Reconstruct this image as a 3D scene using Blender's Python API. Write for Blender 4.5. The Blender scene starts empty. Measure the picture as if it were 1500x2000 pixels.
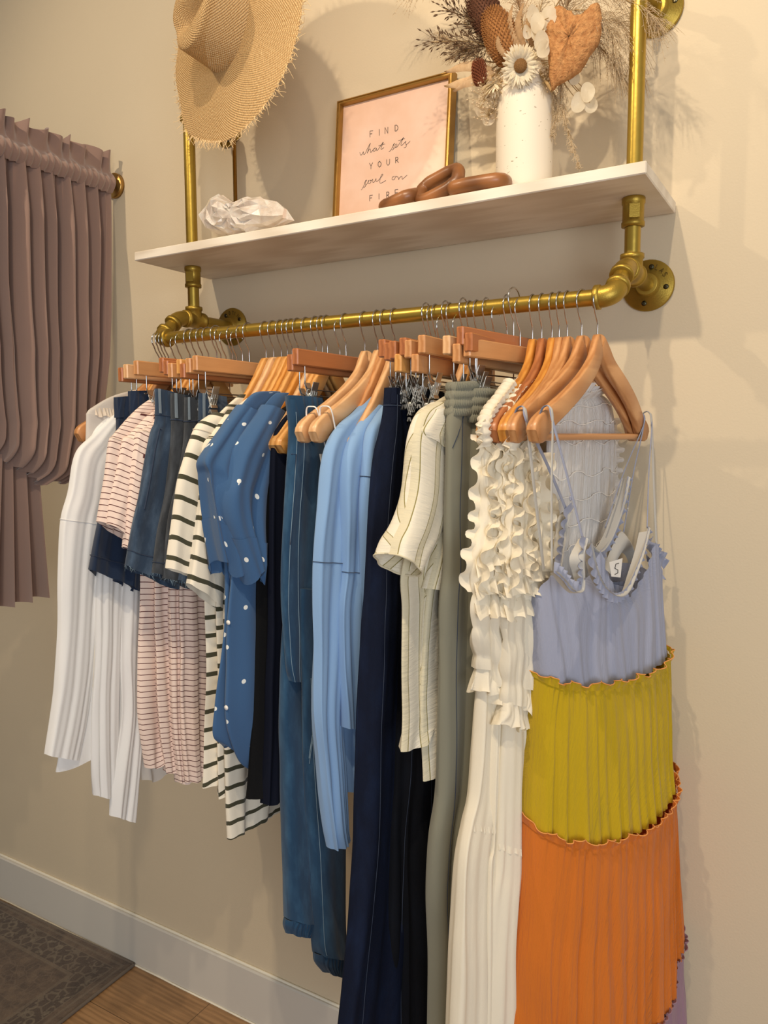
import bpy, math, random
import numpy as np
from mathutils import Vector, Matrix, noise as mnoise
PI=math.pi
S=bpy.context.scene; COL=S.collection
# ------------------------------------------------------------------ camera
YAW,PITCH,ROLL,FOC=0.5339,0.0983,-0.0039,1498.4
_cy,_sy=math.cos(YAW),math.sin(YAW); _cp,_sp=math.cos(PITCH),math.sin(PITCH)
FW=np.array([-_sy*_cp,_cy*_cp,-_sp]); _r=np.array([_cy,_sy,0.]); _u=np.cross(_r,FW)
_cr,_sr=math.cos(ROLL),math.sin(ROLL)
RT=_r*_cr+_u*_sr; UP=-_r*_sr+_u*_cr
CAM=np.array([0,-1.55,1.64])
cd=bpy.data.cameras.new('camera'); cam=bpy.data.objects.new('camera',cd); COL.objects.link(cam)
m=Matrix(((RT[0],UP[0],-FW[0],CAM[0]),(RT[1],UP[1],-FW[1],CAM[1]),(RT[2],UP[2],-FW[2],CAM[2]),(0,0,0,1)))
cam.matrix_world=m; cd.sensor_fit='VERTICAL'; cd.sensor_height=24; cd.lens=24*FOC/2000; cd.clip_start=.02; cd.clip_end=50
S.camera=cam
# ------------------------------------------------------------------ world, lights, exposure
S.view_settings.view_transform='Standard'; S.view_settings.look='None'; S.view_settings.gamma=1
S.view_settings.use_curve_mapping=False; S.view_settings.exposure=0.29
W=bpy.data.worlds.new('world'); S.world=W; W.use_nodes=True
W.node_tree.nodes['Background'].inputs[0].default_value=(1.0,.93,.82,1); W.node_tree.nodes['Background'].inputs[1].default_value=.30
def lamp(kind,name,loc,target,power,color,size=.03,**kw):
    l=bpy.data.lights.new(name,kind); o=bpy.data.objects.new(name,l); COL.objects.link(o)
    o.location=loc; d=Vector(target)-Vector(loc); o.rotation_euler=d.to_track_quat('-Z','Y').to_euler()
    l.energy=power; l.color=color
    if kind=='AREA': l.shape='RECTANGLE'; l.size=kw.get('sx',1); l.size_y=kw.get('sy',1)
    else: l.shadow_soft_size=size
    if kind=='SPOT': l.spot_size=math.radians(kw.get('cone',75)); l.spot_blend=kw.get('blend',.6)
    return o
WARM=(1,.83,.61)
lamp('SPOT','track_spot_centre',(-.54,-1.53,3.2),(-.55,-.1,1.75),50,WARM,.022,cone=95,blend=.8)
lamp('SPOT','track_spot_right',(-.165,-1.53,3.2),(-.1,-.1,1.6),42,WARM,.022,cone=95,blend=.8)
lamp('SPOT','track_spot_left',(-1.75,-1.55,3.2),(-1.5,-.05,2.0),46,WARM,.022,cone=95,blend=.8)
lamp('AREA','shop_window',(2.1,-3.6,1.5),(-.6,-.2,1.3),62,(.84,.91,1),sx=2.0,sy=1.8)
# ------------------------------------------------------------------ unprojection on to real planes
def ray(px,py): return FW+RT*(px-750)/FOC-UP*(py-1000)/FOC
def atY(px,py,Y): d=ray(px,py); return CAM+d*(Y-CAM[1])/d[1]
def atX(px,py,X): d=ray(px,py); return CAM+d*(X-CAM[0])/d[0]
def atZ(px,py,Z): d=ray(px,py); return CAM+d*(Z-CAM[2])/d[2]
def proj(P):
    d=np.array(P)-CAM; z=d@FW; return 750+FOC*(d@RT)/z,1000-FOC*(d@UP)/z
YR,ZR=-.255,1.867          # rail axis
def XS(px,z=1.8,Y=YR):
    lo,hi=-1.7,.2
    for _ in range(50):
        mm=(lo+hi)/2
        if proj((mm,Y,z))[0]<px: lo=mm
        else: hi=mm
    return mm
class Plane:                # vertical plane of a hanger: s towards the room, n towards the right
    def __init__(s,X,ang=0,off=0):
        a=math.radians(ang); s.d=np.array([math.sin(a),-math.cos(a),0.]); s.n=np.array([math.cos(a),math.sin(a),0.])
        s.O=np.array([X,YR,0.])+s.n*off; s.X=X
    def un(s,px,py):
        r=ray(px,py); t=((s.O-CAM)@s.n)/(r@s.n); p=CAM+r*t
        return np.array([(p-s.O)@s.d,p[2]])
    def pt(s,a,z,v=0): return s.O+s.d*a+s.n*v+np.array([0,0,z])
# ------------------------------------------------------------------ materials
def lin(c):
    c=[x/255 for x in c]; return tuple(x/12.92 if x<=.04045 else ((x+.055)/1.055)**2.4 for x in c)+(1,)
class NT:
    def __init__(s,name):
        s.m=bpy.data.materials.new(name); s.m.use_nodes=True; s.t=s.m.node_tree; s.b=s.t.nodes['Principled BSDF']
    def n(s,k,**kw):
        x=s.t.nodes.new(k)
        for a,b in kw.items():
            if a.startswith('i_'): x.inputs[a[2:].replace('_',' ')].default_value=b
            else: setattr(x,a,b)
        return x
    def l(s,a,b): s.t.links.new(a,b)
    def math(s,op,a,b=None,c=None):
        x=s.n('ShaderNodeMath',operation=op)
        for i,v in enumerate((a,b,c)):
            if v is None: continue
            if isinstance(v,(int,float)): x.inputs[i].default_value=v
            else: s.l(v,x.inputs[i])
        return x.outputs[0]
    def mix(s,f,a,b,blend='MIX'):
        x=s.n('ShaderNodeMix',data_type='RGBA',blend_type=blend)
        for i,v in ((0,f),(6,a),(7,b)):
            if isinstance(v,(int,float,tuple)): x.inputs[i].default_value=v
            else: s.l(v,x.inputs[i])
        return x.outputs[2]
    def uv(s):
        x=s.n('ShaderNodeUVMap'); q=s.n('ShaderNodeSeparateXYZ'); s.l(x.outputs[0],q.inputs[0]); return x.outputs[0],q.outputs[0],q.outputs[1]
    def obj(s): return s.n('ShaderNodeTexCoord').outputs['Object']
    def map(s,v,scale=(1,1,1),loc=(0,0,0),rot=(0,0,0)):
        x=s.n('ShaderNodeMapping'); s.l(v,x.inputs[0]); x.inputs['Scale'].default_value=scale; x.inputs['Location'].default_value=loc; x.inputs['Rotation'].default_value=rot; return x.outputs[0]
    def noise(s,v,scale,detail=3,rough=.5):
        x=s.n('ShaderNodeTexNoise'); s.l(v,x.inputs['Vector']); x.inputs['Scale'].default_value=scale; x.inputs['Detail'].default_value=detail; x.inputs['Roughness'].default_value=rough; return x.outputs['Fac']
    def ramp(s,f,*stops):
        x=s.n('ShaderNodeValToRGB'); s.l(f,x.inputs[0]); e=x.color_ramp.elements
        while len(e)<len(stops): e.new(.5)
        for k,(p,c) in zip(e,stops): k.position=p; k.color=c
        return x.outputs[0]
    def bump(s,h,st=.3,dist=.001,prev=None):
        x=s.n('ShaderNodeBump'); x.inputs['Strength'].default_value=st; x.inputs['Distance'].default_value=dist; s.l(h,x.inputs['Height'])
        if prev is not None: s.l(prev,x.inputs['Normal'])
        return x.outputs[0]
    def col(s,c):
        if isinstance(c,tuple): s.b.inputs['Base Color'].default_value=c
        else: s.l(c,s.b.inputs['Base Color'])
    def set(s,**kw):
        for a,b in kw.items(): s.b.inputs[a.replace('_',' ')].default_value=b
    def nrm(s,x): s.l(x,s.b.inputs['Normal'])
def paint(name,c,rough=.6,bs=260,bst=.25,var=.04,dist=.0006):
    t=NT(name); o=t.obj(); n=t.noise(o,3,3); c0=lin(c); t.col(t.mix(n,tuple(x*(1-var) for x in c0[:3])+(1,),tuple(min(1,x*(1+var)) for x in c0[:3])+(1,)))
    t.set(Roughness=rough); t.nrm(t.bump(t.noise(o,bs,2),bst,dist)); return t.m
def metal(name,c,rough=.3,grain=0,met=1):
    t=NT(name); o=t.obj(); c0=lin(c); n=t.noise(o,40,4); t.col(t.mix(n,tuple(x*.78 for x in c0[:3])+(1,),c0)); t.set(Metallic=met,Roughness=rough)
    if grain: t.nrm(t.bump(t.noise(o,grain,3),.35,.0008))
    return t.m
def wood(name,c1,c2,scale=(40,3,40),rough=.4,coat=.2,off=(0,0,0)):
    t=NT(name); o=t.map(t.obj(),scale,off); n=t.noise(o,1,5,.6); w=t.n('ShaderNodeTexWave',wave_type='BANDS',bands_direction='X'); t.l(o,w.inputs[0]); w.inputs['Scale'].default_value=.5; w.inputs['Distortion'].default_value=5; w.inputs['Detail'].default_value=3
    f=t.math('ADD',t.math('MULTIPLY',n,.6),t.math('MULTIPLY',w.outputs['Fac'],.4)); t.col(t.ramp(f,(.25,lin(c1)),(.75,lin(c2)))); t.set(Roughness=rough,Coat_Weight=coat,Coat_Roughness=.25); t.nrm(t.bump(f,.15,.0004)); return t.m
def fabric(name,c,c2=None,weave=900,bst=.35,rough=.85,stripes=None,vst=None,dots=None,crinkle=None,melange=0,trans=0,worn=0,sheer=0,sheen=.15):
    t=NT(name); uv,u,v=t.uv(); c0=lin(c)
    col=c0
    if melange:
        n=t.noise(t.map(uv,(1,3,1)),1100,2,.7); col=t.mix(t.math('MULTIPLY',t.math('SUBTRACT',n,.42),3.2),tuple(x*(1-melange) for x in c0[:3])+(1,),tuple(min(1,x*(1+melange)) for x in c0[:3])+(1,))
    if worn:
        n=t.noise(t.map(uv,(1,.35,1)),24,4,.6); f=t.math('MULTIPLY',t.math('SUBTRACT',n,.45),worn*4); f=t.math('MINIMUM',t.math('MAXIMUM',f,0),1); col=t.mix(f,col,lin(c2))
    if stripes:
        per,wd,sc=stripes; f=t.math('LESS_THAN',t.math('FRACT',t.math('DIVIDE',t.math('ADD',v,t.math('MULTIPLY',t.noise(uv,14,1),.004)),per)),wd); col=t.mix(f,col,lin(sc))
    if vst:
        for per,wd,sc,ph in vst:
            f=t.math('LESS_THAN',t.math('FRACT',t.math('ADD',t.math('DIVIDE',t.math('ADD',u,t.math('MULTIPLY',t.noise(uv,14,1),.004)),per),ph)),wd); col=t.mix(f,col,lin(sc))
    if dots:
        per,r=dots; row=t.math('FLOOR',t.math('DIVIDE',v,per)); uu=t.math('ADD',u,t.math('MULTIPLY',t.math('MODULO',row,2),per*.5))
        fx=t.math('MULTIPLY',t.math('SUBTRACT',t.math('FRACT',t.math('DIVIDE',uu,per)),.5),per); fy=t.math('MULTIPLY',t.math('SUBTRACT',t.math('FRACT',t.math('DIVIDE',v,per)),.5),per)
        f=t.math('LESS_THAN',t.math('SQRT',t.math('ADD',t.math('MULTIPLY',fx,fx),t.math('MULTIPLY',fy,fy))),r); col=t.mix(f,col,lin((232,232,226)))
    t.col(col); t.set(Roughness=rough,Sheen_Weight=sheen,Sheen_Roughness=.6,Specular_IOR_Level=.2)
    h=t.noise(uv,weave,2); nr=t.bump(h,bst,.0006)
    if crinkle:
        sx,sy,a,dist=crinkle; h2=t.noise(t.map(uv,(sx,sy,1)),1,3,.6); nr=t.bump(h2,a,dist,nr)
    t.nrm(nr)
    if trans:
        out=t.t.nodes['Material Output']; tr=t.n('ShaderNodeBsdfTranslucent'); 
        if isinstance(col,tuple): tr.inputs[0].default_value=col
        else: t.l(col,tr.inputs[0])
        t.l(nr,tr.inputs['Normal']); mx=t.n('ShaderNodeMixShader'); mx.inputs[0].default_value=trans; t.l(t.b.outputs[0],mx.inputs[1]); t.l(tr.outputs[0],mx.inputs[2])
        res=mx.outputs[0]
        if sheer:
            tp=t.n('ShaderNodeBsdfTransparent'); m2=t.n('ShaderNodeMixShader'); m2.inputs[0].default_value=sheer; t.l(res,m2.inputs[1]); t.l(tp.outputs[0],m2.inputs[2]); res=m2.outputs[0]
        t.l(res,out.inputs[0])
    return t.m
# ------------------------------------------------------------------ mesh builder
def V(*a): return np.array(a,float)
def nz3(x,y,z): return mnoise.noise(Vector((x,y,z)))
class MB:
    def __init__(s): s.v=[];s.f=[];s.uv=[];s.sm=[];s.n=0
    def grid(s,G,cu=False,U=None,Vv=None,smooth=True,cv=False):
        G=np.asarray(G,float); nv,nu=G.shape[:2]; b=s.n; s.v.append(G.reshape(-1,3)); s.n+=nv*nu
        nus=nu if cu else nu-1; nvs=nv if cv else nv-1
        if U is None:
            d=np.linalg.norm(np.diff(G,axis=1),axis=2).mean(0); U=np.concatenate([[0],np.cumsum(d)]); U=np.tile(U,(nv,1))
        if cu and U.shape[1]==nu: U=np.concatenate([U,U[:,-1:]*2-U[:,-2:-1]],1)
        if Vv is None:
            d=np.linalg.norm(np.diff(G,axis=0),axis=2).mean(1); Vv=np.concatenate([[0],np.cumsum(d)])
            Vv=np.tile(Vv[:,None],(1,nu))
        if cu and Vv.shape[1]==nu: Vv=np.concatenate([Vv,Vv[:,:1]],1)
        for j in range(nvs):
            j2=(j+1)%nv
            for i in range(nus):
                i2=(i+1)%nu; iu=i+1 if i+1<U.shape[1] else i2
                s.f.append((b+j*nu+i,b+j*nu+i2,b+j2*nu+i2,b+j2*nu+i)); s.sm.append(smooth)
                s.uv+= [U[j,i],Vv[j,i],U[j,iu],Vv[j,min(iu,Vv.shape[1]-1)],U[j2,iu],Vv[j2,min(iu,Vv.shape[1]-1)],U[j2,i],Vv[j2,i]]
        return s
    def poly(s,pts,faces,smooth=False):
        b=s.n; s.v.append(np.asarray(pts,float)); s.n+=len(pts)
        for f in faces:
            s.f.append(tuple(b+i for i in f)); s.sm.append(smooth)
            for i in f: s.uv+=[pts[i][0],pts[i][2]]
        return s
    def cap(s,ring):
        ring=list(ring); c=sum(np.array(r) for r in ring)/len(ring); n=len(ring)
        return s.poly(ring+[c],[(i,(i+1)%n,n) for i in range(n)],True)
    def box(s,c,sz,M=None,bev=0):
        x,y,z=[q/2 for q in sz]; c=np.array(c,float)
        def T(p):
            p=np.array(p,float)
            if M is not None: p=np.array(M@Vector(p))
            return p+c
        if bev<=0:
            P=[T((i*x,j*y,k*z)) for i in(-1,1) for j in(-1,1) for k in(-1,1)]
            return s.poly(P,[(0,1,3,2),(4,6,7,5),(0,4,5,1),(2,3,7,6),(0,2,6,4),(1,5,7,3)])
        b=bev; P=[]; idx={}
        for i in(-1,1):
            for j in(-1,1):
                for k in(-1,1):
                    for a,q in enumerate(((i*x,j*(y-b),k*(z-b)),(i*(x-b),j*y,k*(z-b)),(i*(x-b),j*(y-b),k*z))):
                        idx[i,j,k,a]=len(P); P.append(T(q))
        F=[]
        for a in range(3):
            for sg in(-1,1):
                o=[t for t in range(3) if t!=a]; q=[]
                for (m,n) in((-1,-1),(1,-1),(1,1),(-1,1)):
                    e=[0,0,0]; e[a]=sg; e[o[0]]=m; e[o[1]]=n; q.append(idx[e[0],e[1],e[2],a])
                F.append(tuple(q))
        for a in range(3):
            o=[t for t in range(3) if t!=a]
            for m in(-1,1):
                for n in(-1,1):
                    e=[0,0,0]; e[o[0]]=m; e[o[1]]=n; e1=e[:];e1[a]=-1; e2=e[:]; e2[a]=1
                    F.append((idx[(*e1,o[0])],idx[(*e2,o[0])],idx[(*e2,o[1])],idx[(*e1,o[1])]))
        for i in(-1,1):
            for j in(-1,1):
                for k in(-1,1): F.append((idx[i,j,k,0],idx[i,j,k,1],idx[i,j,k,2]))
        return s.poly(P,F)
    def tube(s,path,r,n=8,caps=True,closed=False,sq=None):
        P=np.asarray(path,float); N=len(P); T=np.zeros_like(P)
        for i in range(N):
            a=P[(i-1)%N] if (closed or i>0) else P[0]; b=P[(i+1)%N] if (closed or i<N-1) else P[-1]
            T[i]=(b-a)/(np.linalg.norm(b-a)+1e-12)
        up=V(0,0,1) if abs(T[0][2])<.9 else V(1,0,0)
        x=np.cross(T[0],up); x/=np.linalg.norm(x); R=np.atleast_1d(r)
        if len(R)==1: R=np.full(N,R[0])
        G=np.zeros((N,n,3))
        for i in range(N):
            x=x-T[i]*(x@T[i]); x/=np.linalg.norm(x)+1e-12; y=np.cross(T[i],x)
            for k in range(n):
                a=2*PI*k/n; G[i,k]=P[i]+(x*math.cos(a)+y*math.sin(a)*(sq or 1))*R[i]
        s.grid(G,True,cv=closed)
        if caps and not closed: s.cap(G[0]); s.cap(G[-1])
        return s
    def lathe(s,prof,o,ax=(0,0,1),n=32,caps=True):
        ax=np.array(ax,float); ax/=np.linalg.norm(ax); t=V(1,0,0) if abs(ax[0])<.9 else V(0,1,0); x=np.cross(ax,t); x/=np.linalg.norm(x); y=np.cross(ax,x)
        G=np.array([[np.array(o)+ax*h+(x*math.cos(2*PI*k/n)+y*math.sin(2*PI*k/n))*r for k in range(n)] for r,h in prof]); s.grid(G,True)
        if caps:
            if prof[0][0]>1e-5: s.cap(G[0])
            if prof[-1][0]>1e-5: s.cap(G[-1])
        return s
    def ell(s,c,r,M=None,nu=16,nv=10,fn=None):
        G=np.zeros((nv+1,nu,3))
        for j in range(nv+1):
            for i in range(nu):
                a=PI*j/nv;b=2*PI*i/nu; d=V(math.sin(a)*math.cos(b),math.sin(a)*math.sin(b),math.cos(a)); k=fn(d) if fn else 1
                p=d*np.array(r)*k
                if M is not None: p=np.array(M@Vector(p))
                G[j,i]=np.array(c)+p
        return s.grid(G,True)
    def build(s,name,mat,parent=None,loc=None,flat=False):
        me=bpy.data.meshes.new(name); o=bpy.data.objects.new(name,me); COL.objects.link(o)
        v=np.concatenate(s.v); org=np.array(loc if loc is not None else (0,0,0),float)
        if parent is not None: org=ORG[parent.name]
        v=v-org; me.from_pydata(v.tolist(),[],s.f)
        me.polygons.foreach_set('use_smooth',[False if flat else q for q in s.sm])
        ul=me.uv_layers.new(name='UVMap'); ul.data.foreach_set('uv',np.array(s.uv,float))
        me.materials.append(mat); me.update()
        if parent is not None: o.parent=parent
        else: o.location=org
        ORG[o.name]=org
        return o
ORG={}
def empty(name,loc,label,cat,group=None):
    o=bpy.data.objects.new(name,None); COL.objects.link(o); o.location=loc; o.empty_display_size=.05; ORG[o.name]=np.array(loc,float); tag(o,label,cat,group); return o
def tag(o,label,cat,group=None):
    o['label']=label; o['category']=cat
    if group: o['group']=group
    return o
def struct(o): o['kind']='structure'; return o
def cat(P,n,closed=False):
    P=np.asarray(P,float); N=len(P)
    if N==2: return np.array([P[0]+(P[1]-P[0])*i/(n-1) for i in range(n)])
    out=[]; segs=N if closed else N-1
    for i in range(n):
        t=i/(n if closed else n-1)*segs; k=min(int(t),segs-1); f=t-k
        g=(lambda j: P[j%N]) if closed else (lambda j: P[min(max(j,0),N-1)] if 0<=j<N else (2*P[0]-P[1] if j<0 else 2*P[-1]-P[-2]))
        a,b,c,d=g(k-1),g(k),g(k+1),g(k+2)
        out.append(.5*((2*b)+(c-a)*f+(2*a-5*b+4*c-d)*f*f+(3*b-a-3*c+d)*f**3))
    return np.array(out)
def arc(c,u,v,r,a0,a1,n=12):
    c,u,v=map(np.array,(c,u,v)); return [c+(u*math.cos(math.radians(a0+(a1-a0)*i/(n-1)))+v*math.sin(math.radians(a0+(a1-a0)*i/(n-1))))*r for i in range(n)]
# ------------------------------------------------------------------ setting
M={}
M['wall']=paint('wall_paint',(208,192,164),.7,230,.35,.03,.0008)
M['trim']=paint('trim_paint',(205,199,188),.4,30,.05,.02)
M['caulk_highlight']=paint('caulk_and_edge_highlight',(236,228,208),.5)
def floor_mat():
    t=NT('oak_floor'); o=t.obj(); b=t.n('ShaderNodeTexBrick'); t.l(t.map(o,(1,1,1)),b.inputs['Vector']); b.offset=.37
    for k,v in (('Scale',1),('Mortar Size',.0012),('Brick Width',1.5),('Row Height',.19),('Bias',0)): b.inputs[k].default_value=v
    b.inputs['Color1'].default_value=(.25,.25,.25,1); b.inputs['Color2'].default_value=(.75,.75,.75,1); b.inputs['Mortar'].default_value=(0,0,0,1)
    n=t.noise(t.map(o,(4,60,1)),1.5,6,.65); n2=t.noise(t.map(o,(1.2,7,1)),1.6,2); w=t.n('ShaderNodeTexWave',wave_type='RINGS'); t.l(t.map(o,(1.1,9,1),(.3,.2,0)),w.inputs[0]); w.inputs['Scale'].default_value=2.2; w.inputs['Distortion'].default_value=7; w.inputs['Detail'].default_value=3
    f=t.math('ADD',t.math('MULTIPLY',n,.6),t.math('ADD',t.math('MULTIPLY',w.outputs['Fac'],.12),t.math('MULTIPLY',n2,.35)))
    c=t.ramp(f,(.3,lin((112,82,52))),(.62,lin((166,128,88)))); c=t.mix(.12,c,b.outputs['Color'],'OVERLAY'); c=t.mix(t.math('MULTIPLY',b.outputs['Fac'],.75),c,lin((60,40,24)))
    t.col(c); t.set(Roughness=.42); t.nrm(t.bump(n,.2,.0005)); return t.m
def rug_mat():
    t=NT('worn_rug'); o=t.obj(); s=t.n('ShaderNodeSeparateXYZ'); t.l(o,s.inputs[0]); x,y=s.outputs[0],s.outputs[1]
    # local coords: x from right edge (0) to left (negative), y from the wall edge (0) to the room (negative)
    d=t.math('MINIMUM',t.math('MULTIPLY',x,-1),t.math('MULTIPLY',y,-1))
    n=t.noise(t.map(o,(1,1,1)),24,5,.7); n2=t.noise(o,180,3,.7); n3=t.noise(t.map(o,(1,1,1),(3,1,0)),5,3)
    base=t.ramp(n,(.35,lin((76,62,51))),(.7,lin((126,106,86))))
    def band(a,b): return t.math('MULTIPLY',t.math('GREATER_THAN',d,a),t.math('LESS_THAN',d,b))
    v=t.n('ShaderNodeTexVoronoi',feature='DISTANCE_TO_EDGE'); t.l(t.map(o,(1,1,1)),v.inputs['Vector']); v.inputs['Scale'].default_value=34
    v2=t.n('ShaderNodeTexVoronoi',feature='F1'); t.l(o,v2.inputs['Vector']); v2.inputs['Scale'].default_value=22
    orn=t.math('MULTIPLY',t.math('LESS_THAN',v.outputs['Distance'],.09),t.math('GREATER_THAN',n,.45))
    ring=t.math('MULTIPLY',t.math('LESS_THAN',t.math('ABSOLUTE',t.math('SUBTRACT',v2.outputs['Distance'],.3)),.06),band(.05,.12))
    c=t.mix(t.math('MULTIPLY',band(.045,.125),.75),base,lin((68,56,47)))
    c=t.mix(t.math('MULTIPLY',t.math('MULTIPLY',orn,band(.045,.125)),.55),c,lin((134,122,104)))
    c=t.mix(t.math('MULTIPLY',ring,.5),c,lin((140,128,108)))
    for a,b in ((.02,.028),(.125,.137),(.042,.046)): c=t.mix(t.math('MULTIPLY',band(a,b),.45),c,lin((132,120,102)))
    orn2=t.math('MULTIPLY',t.math('GREATER_THAN',d,.15),t.math('LESS_THAN',v.outputs['Distance'],.05))
    c=t.mix(t.math('MULTIPLY',t.math('MULTIPLY',orn2,n3),.7),c,lin((138,120,102)))
    c=t.mix(t.math('MULTIPLY',n3,.35),c,lin((92,70,58))); c=t.mix(t.math('MULTIPLY',n2,.35),c,lin((46,40,35)))
    t.col(c); t.set(Roughness=.95,Sheen_Weight=.2); t.nrm(t.bump(n2,.8,.003)); return t.m
M['floor']=floor_mat(); M['rug']=rug_mat()
struct(MB().box((-1.2,.06,1.9),(7.6,.12,3.8)).build('wall_back',M['wall']))
struct(MB().box((-1.2,-2.5,-.03),(7.6,5.24,.06)).build('floor',M['floor']))
M['ceil']=paint('ceiling_paint',(232,226,214),.8)
struct(MB().box((-1.2,-2.5,3.63),(7.6,5.24,.06)).build('ceiling',M['ceil']))
struct(MB().box((-1.2,-.0075,.0785),(7.6,.015,.157),bev=.004).build('baseboard_back',M['trim']))
b=MB(); rr=random.Random(4)
P=[];xx=-4.9
while xx<2.5: P.append((xx,-.0165,.0008+.0012*rr.random())); xx+=.05
b.tube(P,.0032,5); P=[(p[0],-.003,.1575+.0006*rr.random()) for p in P]; b.tube(P,.0042,6)  # upper caulk bead is thickened and pale, drawing in the baseboard's lit top edge
struct(b.build('trim_1',M['caulk_highlight']))
# ------------------------------------------------------------------ rug
corner=V(-1.815,-.02,0)
b=MB(); n=40
dx=V(-1,-.02,0); dy=V(.03,-1,0)
G=[[corner+dx*1.3*i/n+dy*.95*j/n+V(0,0,.0075+.0006*nz3(i*.6,j*.6,0)) for i in range(n+1)] for j in range(n+1)]
b.grid(G); ed=[corner+V(0,0,.001)]
G2=[[corner+dx*1.3*i/n+dy*.95*j/n+V(0,0,.0006) for i in range(n+1)] for j in range(n+1)]; b.grid(G2)
for A,B in ((G[0],G2[0]),(G[-1],G2[-1]),([r[0] for r in G],[r[0] for r in G2]),([r[-1] for r in G],[r[-1] for r in G2])): b.grid([A,B])
rug=tag(b.build('area_rug',M['rug'],loc=corner),'worn grey-brown patterned rug on the oak floor beside the baseboard','rug')
M['bind']=fabric('rug_binding',(104,92,80),weave=300,bst=.8)
b=MB(); b.tube([corner+dx*1.3+V(0,0,.006),corner+V(0,0,.006)],.0045,6); b.tube([corner+V(0,0,.006),corner+dy*.95+V(0,0,.006)],.0045,6)
b.build('binding',M['bind'],rug)
# ------------------------------------------------------------------ pipe rack
M['gold']=metal('gold_painted_pipe',(188,158,70),.33,60,.85); M['gold2']=metal('gold_cast_fitting',(176,146,62),.42,420,.8)
M['screw']=metal('dark_screw',(92,88,70),.35); M['mark']=metal('cast_letter_shadow',(104,80,34),.6,0,.5)
PX=(-1.37,-.327); PY=-.14; ZA=1.924; ZT=2.42; R=.0137
rack=empty('pipe_clothing_rack',(-.85,0,1.924),'gold painted iron pipe clothes rack mounted on the wall under and through the shelf','clothes rack')
g,g2=M['gold'],M['gold2']
MB().tube([(PX[0]+.03,YR,ZR),(PX[1]-.03,YR,ZR)],R,28).build('hanging_rail',g,rack)
LET={'X':[[(0,0),(.6,1)],[(0,1),(.6,0)]],'L':[[(0,1),(0,0),(.6,0)]],'A':[[(0,0),(.35,1),(.7,0)],[(.12,.35),(.58,.35)]],'S':[[(.6,.85),(.3,1),(.05,.8),(.1,.58),(.5,.42),(.6,.18),(.3,0),(0,.15)]],'V':[[(0,1),(.35,0),(.7,1)]],'I':[[(0,0),(0,1)]],'M':[[(0,0),(0,1),(.4,.3),(.8,1),(.8,0)]],'G':[[(.6,.8),(.3,1),(0,.6),(0,.3),(.3,0),(.6,.2),(.6,.45),(.35,.45)]],'T':[[(0,1),(.7,1)],[(.35,1),(.35,0)]],'E':[[(.6,1),(0,1),(0,0),(.6,0)],[(0,.5),(.5,.5)]],'N':[[(0,0),(0,1),(.6,0),(.6,1)]],'C':[[(.6,.85),(.3,1),(0,.6),(0,.3),(.3,0),(.6,.15)]],
 'F':[[(.6,1),(0,1),(0,0)],[(0,.55),(.45,.55)]],'D':[[(0,0),(0,1),(.35,.95),(.6,.6),(.55,.25),(.3,0),(0,0)]],'Y':[[(0,1),(.33,.5),(.66,1)],[(.33,.5),(.3,0)]],'O':[[(.35,1),(.05,.75),(.02,.35),(.3,0),(.6,.2),(.68,.6),(.35,1)]],'U':[[(0,1),(0,.3),(.25,0),(.5,.1),(.6,.4),(.6,1)]],'R':[[(0,0),(0,1),(.4,.95),(.5,.7),(.35,.5),(0,.45)],[(.2,.45),(.6,0)]]}
def flange(c,word,w0,rot=0):
    ax=(0,-1,0); b=MB(); b.lathe([(.0001,.0005),(.048,.0005),(.048,.005),(.0465,.0075),(.024,.0085),(.0235,.011),(.021,.012),(.0205,.022),(.019,.0225),(.0001,.0225)],c,ax,48)
    f=b.build('wall_flange',g2,rack)
    for k in range(4):
        a=math.radians(rot+90*k); p=V(c[0]+.034*math.cos(a),c[1]-.0078,c[2]+.034*math.sin(a)); q=MB().lathe([(.0001,0),(.0048,0),(.0048,.0012),(.0001,.0012)],p,ax,14)
        for an in (0.4,0.4+PI/2): q.box(p+V(0,-.0013,0),(.006,.0006,.001),Matrix.Rotation(an,3,'Y'))
        q.build('screw',M['screw'],f)
    b=MB()
    for i,ch in enumerate(word):
        a=math.radians(w0-i*17); er=V(math.cos(a),0,math.sin(a)); et=V(math.sin(a),0,-math.cos(a))
        for st in LET[ch]: b.tube([V(*c)+V(0,-.0082,0)+er*(.031+.009*y)+et*(.009*(x-.35)) for x,y in st],.0006,5)
    b.build('cast_letters',M['mark'],f); return f
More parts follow.
